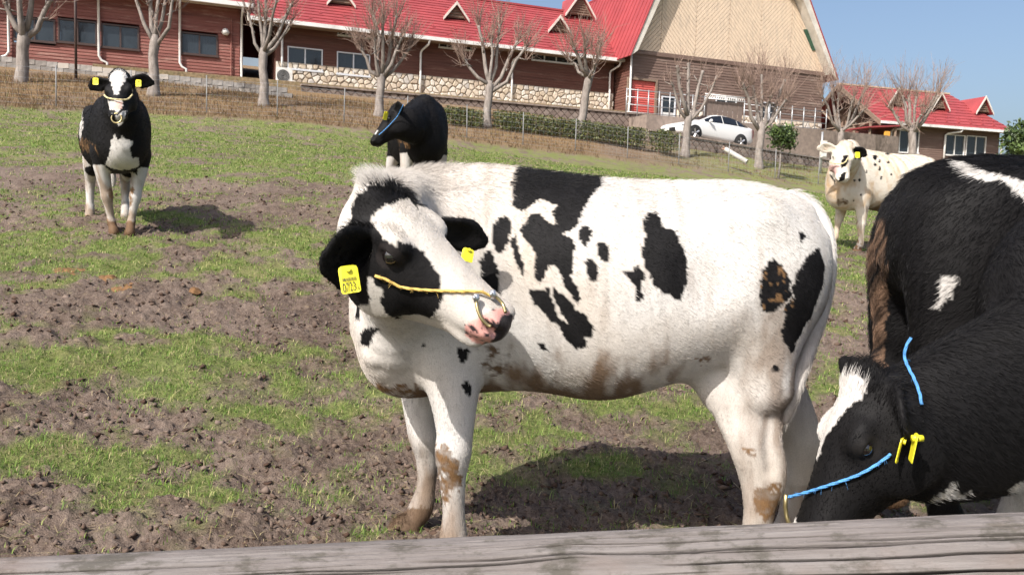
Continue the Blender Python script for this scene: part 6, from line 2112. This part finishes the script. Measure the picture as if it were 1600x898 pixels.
# ================================================================== turf, clods, straw and dung on the field
def blade_material(name, stops):
    t = NT(name)
    g = t.n('ShaderNodeNewGeometry')
    c = t.ramp(g.outputs['Random Per Island'], stops).outputs[0]
    t.base(Base_Color=c, Roughness=.6, Specular_IOR_Level=.25)
    tr = t.n('ShaderNodeBsdfTranslucent', {'Color': c})
    mx = t.n('ShaderNodeMixShader', {'Fac': .35})
    t.t.links.new(t.b.outputs[0], mx.inputs[1])
    t.t.links.new(tr.outputs[0], mx.inputs[2])
    t.t.links.new(mx.outputs[0], t.t.nodes['Material Output'].inputs['Surface'])
    return t.m
M_BLADE = blade_material('grass_blades', [(.0, (.07, .125, .022)), (.35, (.135, .235, .042)), (.7, (.225, .335, .068)), (.86, (.36, .39, .13)), (.95, (.50, .42, .23))])
M_DRYBL = blade_material('dry_blades', [(.0, (.11, .065, .035)), (.4, (.22, .14, .08)), (.8, (.32, .225, .13)), (1., (.17, .18, .06))])
def blades(X, Y, Z, h, w, lean, rr):
    n = len(X)
    a = rr.uniform(0, 2 * math.pi, n)
    d = np.c_[np.cos(a), np.sin(a), np.zeros(n)]
    s = np.c_[-np.sin(a), np.cos(a), np.zeros(n)]
    b = np.c_[X, Y, Z]
    k = (h * lean)[:, None] * d
    up = np.c_[np.zeros(n), np.zeros(n), h]
    p1 = b + k * .3 + up * .55
    p2 = b + k + up * (1 - .25 * np.minimum(lean, 1.5))[:, None]
    sw = s * (w / 2)[:, None]
    V = np.stack([b - sw, b + sw, p1 + sw * .8, p1 - sw * .8, p2], 1).reshape(-1, 3)
    i = np.arange(n)[:, None] * 5
    return V, (i + np.array([[0, 1, 2, 3]])), (i + np.array([[3, 2, 4]]))
def field_points(n, d0, d1, half, rr, p=1.0):
    d = d0 * (d1 / d0) ** (rr.random(n) ** p)
    a = rr.uniform(-half, half, n)
    return d * np.sin(a), d * np.cos(a), d
def build_grass():
    rr = np.random.default_rng(21)
    x, y, d = field_points(150000, 1.35, 27, math.radians(40), rr)
    g = green(x, y)
    k = rr.random(len(x)) < np.clip((g - .14) * 1.2, 0.06, .85) * (.36 + .5 * np.clip(d / 8, 0, 1))
    x, y, d, g = x[k], y[k], d[k], g[k]
    m = 7
    spread = .016 + .004 * d
    X = np.repeat(x, m) + rr.normal(0, 1, len(x) * m) * np.repeat(spread, m)
    Y = np.repeat(y, m) + rr.normal(0, 1, len(x) * m) * np.repeat(spread, m)
    D = np.repeat(d, m)
    Z = G0(X, Y) + clods(X, Y) * .6 * np.clip(1.3 - D / 26, .15, 1) - .006
    tall = np.repeat(.6 + .9 * rr.random(len(x)) ** 2, m)
    h = tall * rr.uniform(.4, 1.3, len(X)) * (.026 + .0006 * D)
    w = np.maximum(.0030, D * .00075) * rr.uniform(.7, 1.3, len(X))
    V, q, t = blades(X, Y, Z, h, w, rr.uniform(.2, 1.5, len(X)), rr)
    tag(link(bpy.data.objects.new('grass', mesh_np('grass', V, [q, t], M_BLADE))), 'short green grass growing in patches over the muddy field', 'grass', kind='stuff')
    # dry growth on the bank and a few straws in the field
    n = 10000
    px = rr.uniform(-150, 1500, n)
    dd = _fd(px) + rr.uniform(-.4, 6.5, n)
    x = (px - 800) / FPX * dd
    m = 4
    X, Y = np.repeat(x, m) + rr.normal(0, .08, n * m), np.repeat(dd, m) + rr.normal(0, .08, n * m)
    V, q, t = blades(X, Y, G0(X, Y) - .01, rr.uniform(.05, .2, n * m), np.full(n * m, .016), rr.uniform(.2, 1.4, n * m), rr)
    keep = np.repeat(rr.random(n) < np.where(x > 3, .15, 1), m)
    q, t = q[keep], t[keep]
    tag(link(bpy.data.objects.new('dry_grass', mesh_np('dry_grass', V, [q, t], M_DRYBL))), 'dry brown grass on the bank behind the wire fence', 'grass', kind='stuff')
    x, y, d = field_points(5000, 1.4, 14, math.radians(38), rr)
    n = len(x)
    a = rr.uniform(0, 2 * math.pi, n)
    L = rr.uniform(.02, .09, n)
    z = G0(x, y) + clods(x, y) * (1 - .45 * green(x, y)) + .006
    dirn = np.c_[np.cos(a), np.sin(a), rr.normal(0, .15, n)] * L[:, None]
    s = np.c_[-np.sin(a), np.cos(a), np.zeros(n)] * (np.maximum(.0012, d * .0004))[:, None]
    b = np.c_[x, y, z]
    V = np.stack([b - s, b + s, b + dirn + s * .5, b + dirn - s * .5], 1).reshape(-1, 3)
    tag(link(bpy.data.objects.new('straw', mesh_np('straw', V, [np.arange(4 * n).reshape(n, 4)], blade_material('straw', [(0, (.34, .26, .14)), (1, (.58, .48, .30))])))), 'loose bits of straw lying on the mud', 'straw', kind='stuff')
    # loose clods
    x, y, d = field_points(48000, 1.35, 12, math.radians(38), rr)
    g = green(x, y)
    k = rr.random(len(x)) < (1 - g) * .8 * (.25 + fbm(x * 1.3, y * 1.3, 3, 3))
    x, y, d = x[k], y[k], d[k]
    n = len(x)
    base = np.array([(1, 0, 0), (-1, 0, 0), (0, 1, 0), (0, -1, 0), (0, 0, 1), (0, 0, -1)], float)
    r = (.003 + .010 * rr.random(n) ** 3) * (1 + d * .08)
    V = base[None] * (r[:, None] * rr.uniform(.6, 1.5, (n, 6)))[:, :, None] + rr.normal(0, .42, (n, 6, 3)) * r[:, None, None]
    V[:, :, 2] *= .75
    V += np.c_[x, y, G0(x, y) + clods(x, y) * (1 - .45 * green(x, y)) + r * .25][:, None]
    Fc = np.array([(0, 2, 4), (2, 1, 4), (1, 3, 4), (3, 0, 4), (2, 0, 5), (1, 2, 5), (3, 1, 5), (0, 3, 5)])
    t = NT('loose_clods')
    gi = t.n('ShaderNodeNewGeometry')
    t.base(Base_Color=t.ramp(gi.outputs['Random Per Island'], [(0, (.06, .036, .026)), (.6, (.125, .088, .068)), (1, (.19, .145, .12))]), Roughness=.95, Specular_IOR_Level=.1)
    tag(link(bpy.data.objects.new('gravel_clods', mesh_np('clods', V.reshape(-1, 3), [(np.arange(n)[:, None, None] * 6 + Fc[None]).reshape(-1, 3)], t.m))), 'loose crumbs of dry soil on the trampled ground', 'soil', kind='stuff')
build_grass()
M_DUNG = simple('cow_dung', (.17, .085, .03), .8, .3, 25, bump=.5)
def dung(px, py, rx, seed, label):
    c = ground_at(px, py)
    rr = np.random.default_rng(seed)
    d = project(c)[2]
    R0 = rx / FPX * d
    n, k = 40, 12
    V = [(0, 0, .03)]
    for j in range(1, k + 1):
        for i in range(n):
            a = 2 * math.pi * i / n
            f = j / k
            e = R0 * f * (1 + .35 * (float(fbm(np.array([math.cos(a) * 1.5 + seed]), np.array([math.sin(a) * 1.5]), seed, 3)[0]) - .5) * 2)
            x, y = e * math.cos(a), e * math.sin(a)
            z = .022 * (1 - f ** 2.2) + .03 * (float(fbm(np.array([x * 22 + seed]), np.array([y * 22]), seed + 2, 3)[0]) - .5) - .012 * f
            wz = float(G0(c[0] + x, c[1] + y)) - c[2] + .012
            V.append((x, y, z + wz))
    Fc = [(0, 1 + i, 1 + (i + 1) % n) for i in range(n)]
    for j in range(k - 1):
        Fc += [(1 + j * n + i, 1 + (j + 1) * n + i, 1 + (j + 1) * n + (i + 1) % n, 1 + j * n + (i + 1) % n) for i in range(n)]
    o = MB().add(V, Fc).build('dung_pat', M_DUNG, None, True)
    o.location = c
    tag(o, label, 'dung', 'dung pats on the field')
dung(106, 426, 32, 1, 'largest flat brown dung pat, left of the others')
dung(165, 437, 17, 2, 'small brown dung pat between two bigger ones')
dung(200, 452, 26, 3, 'lumpy brown dung pat on the bare soil')
dung(303, 456, 11, 4, 'smallest dung pat, standing apart on bare soil')
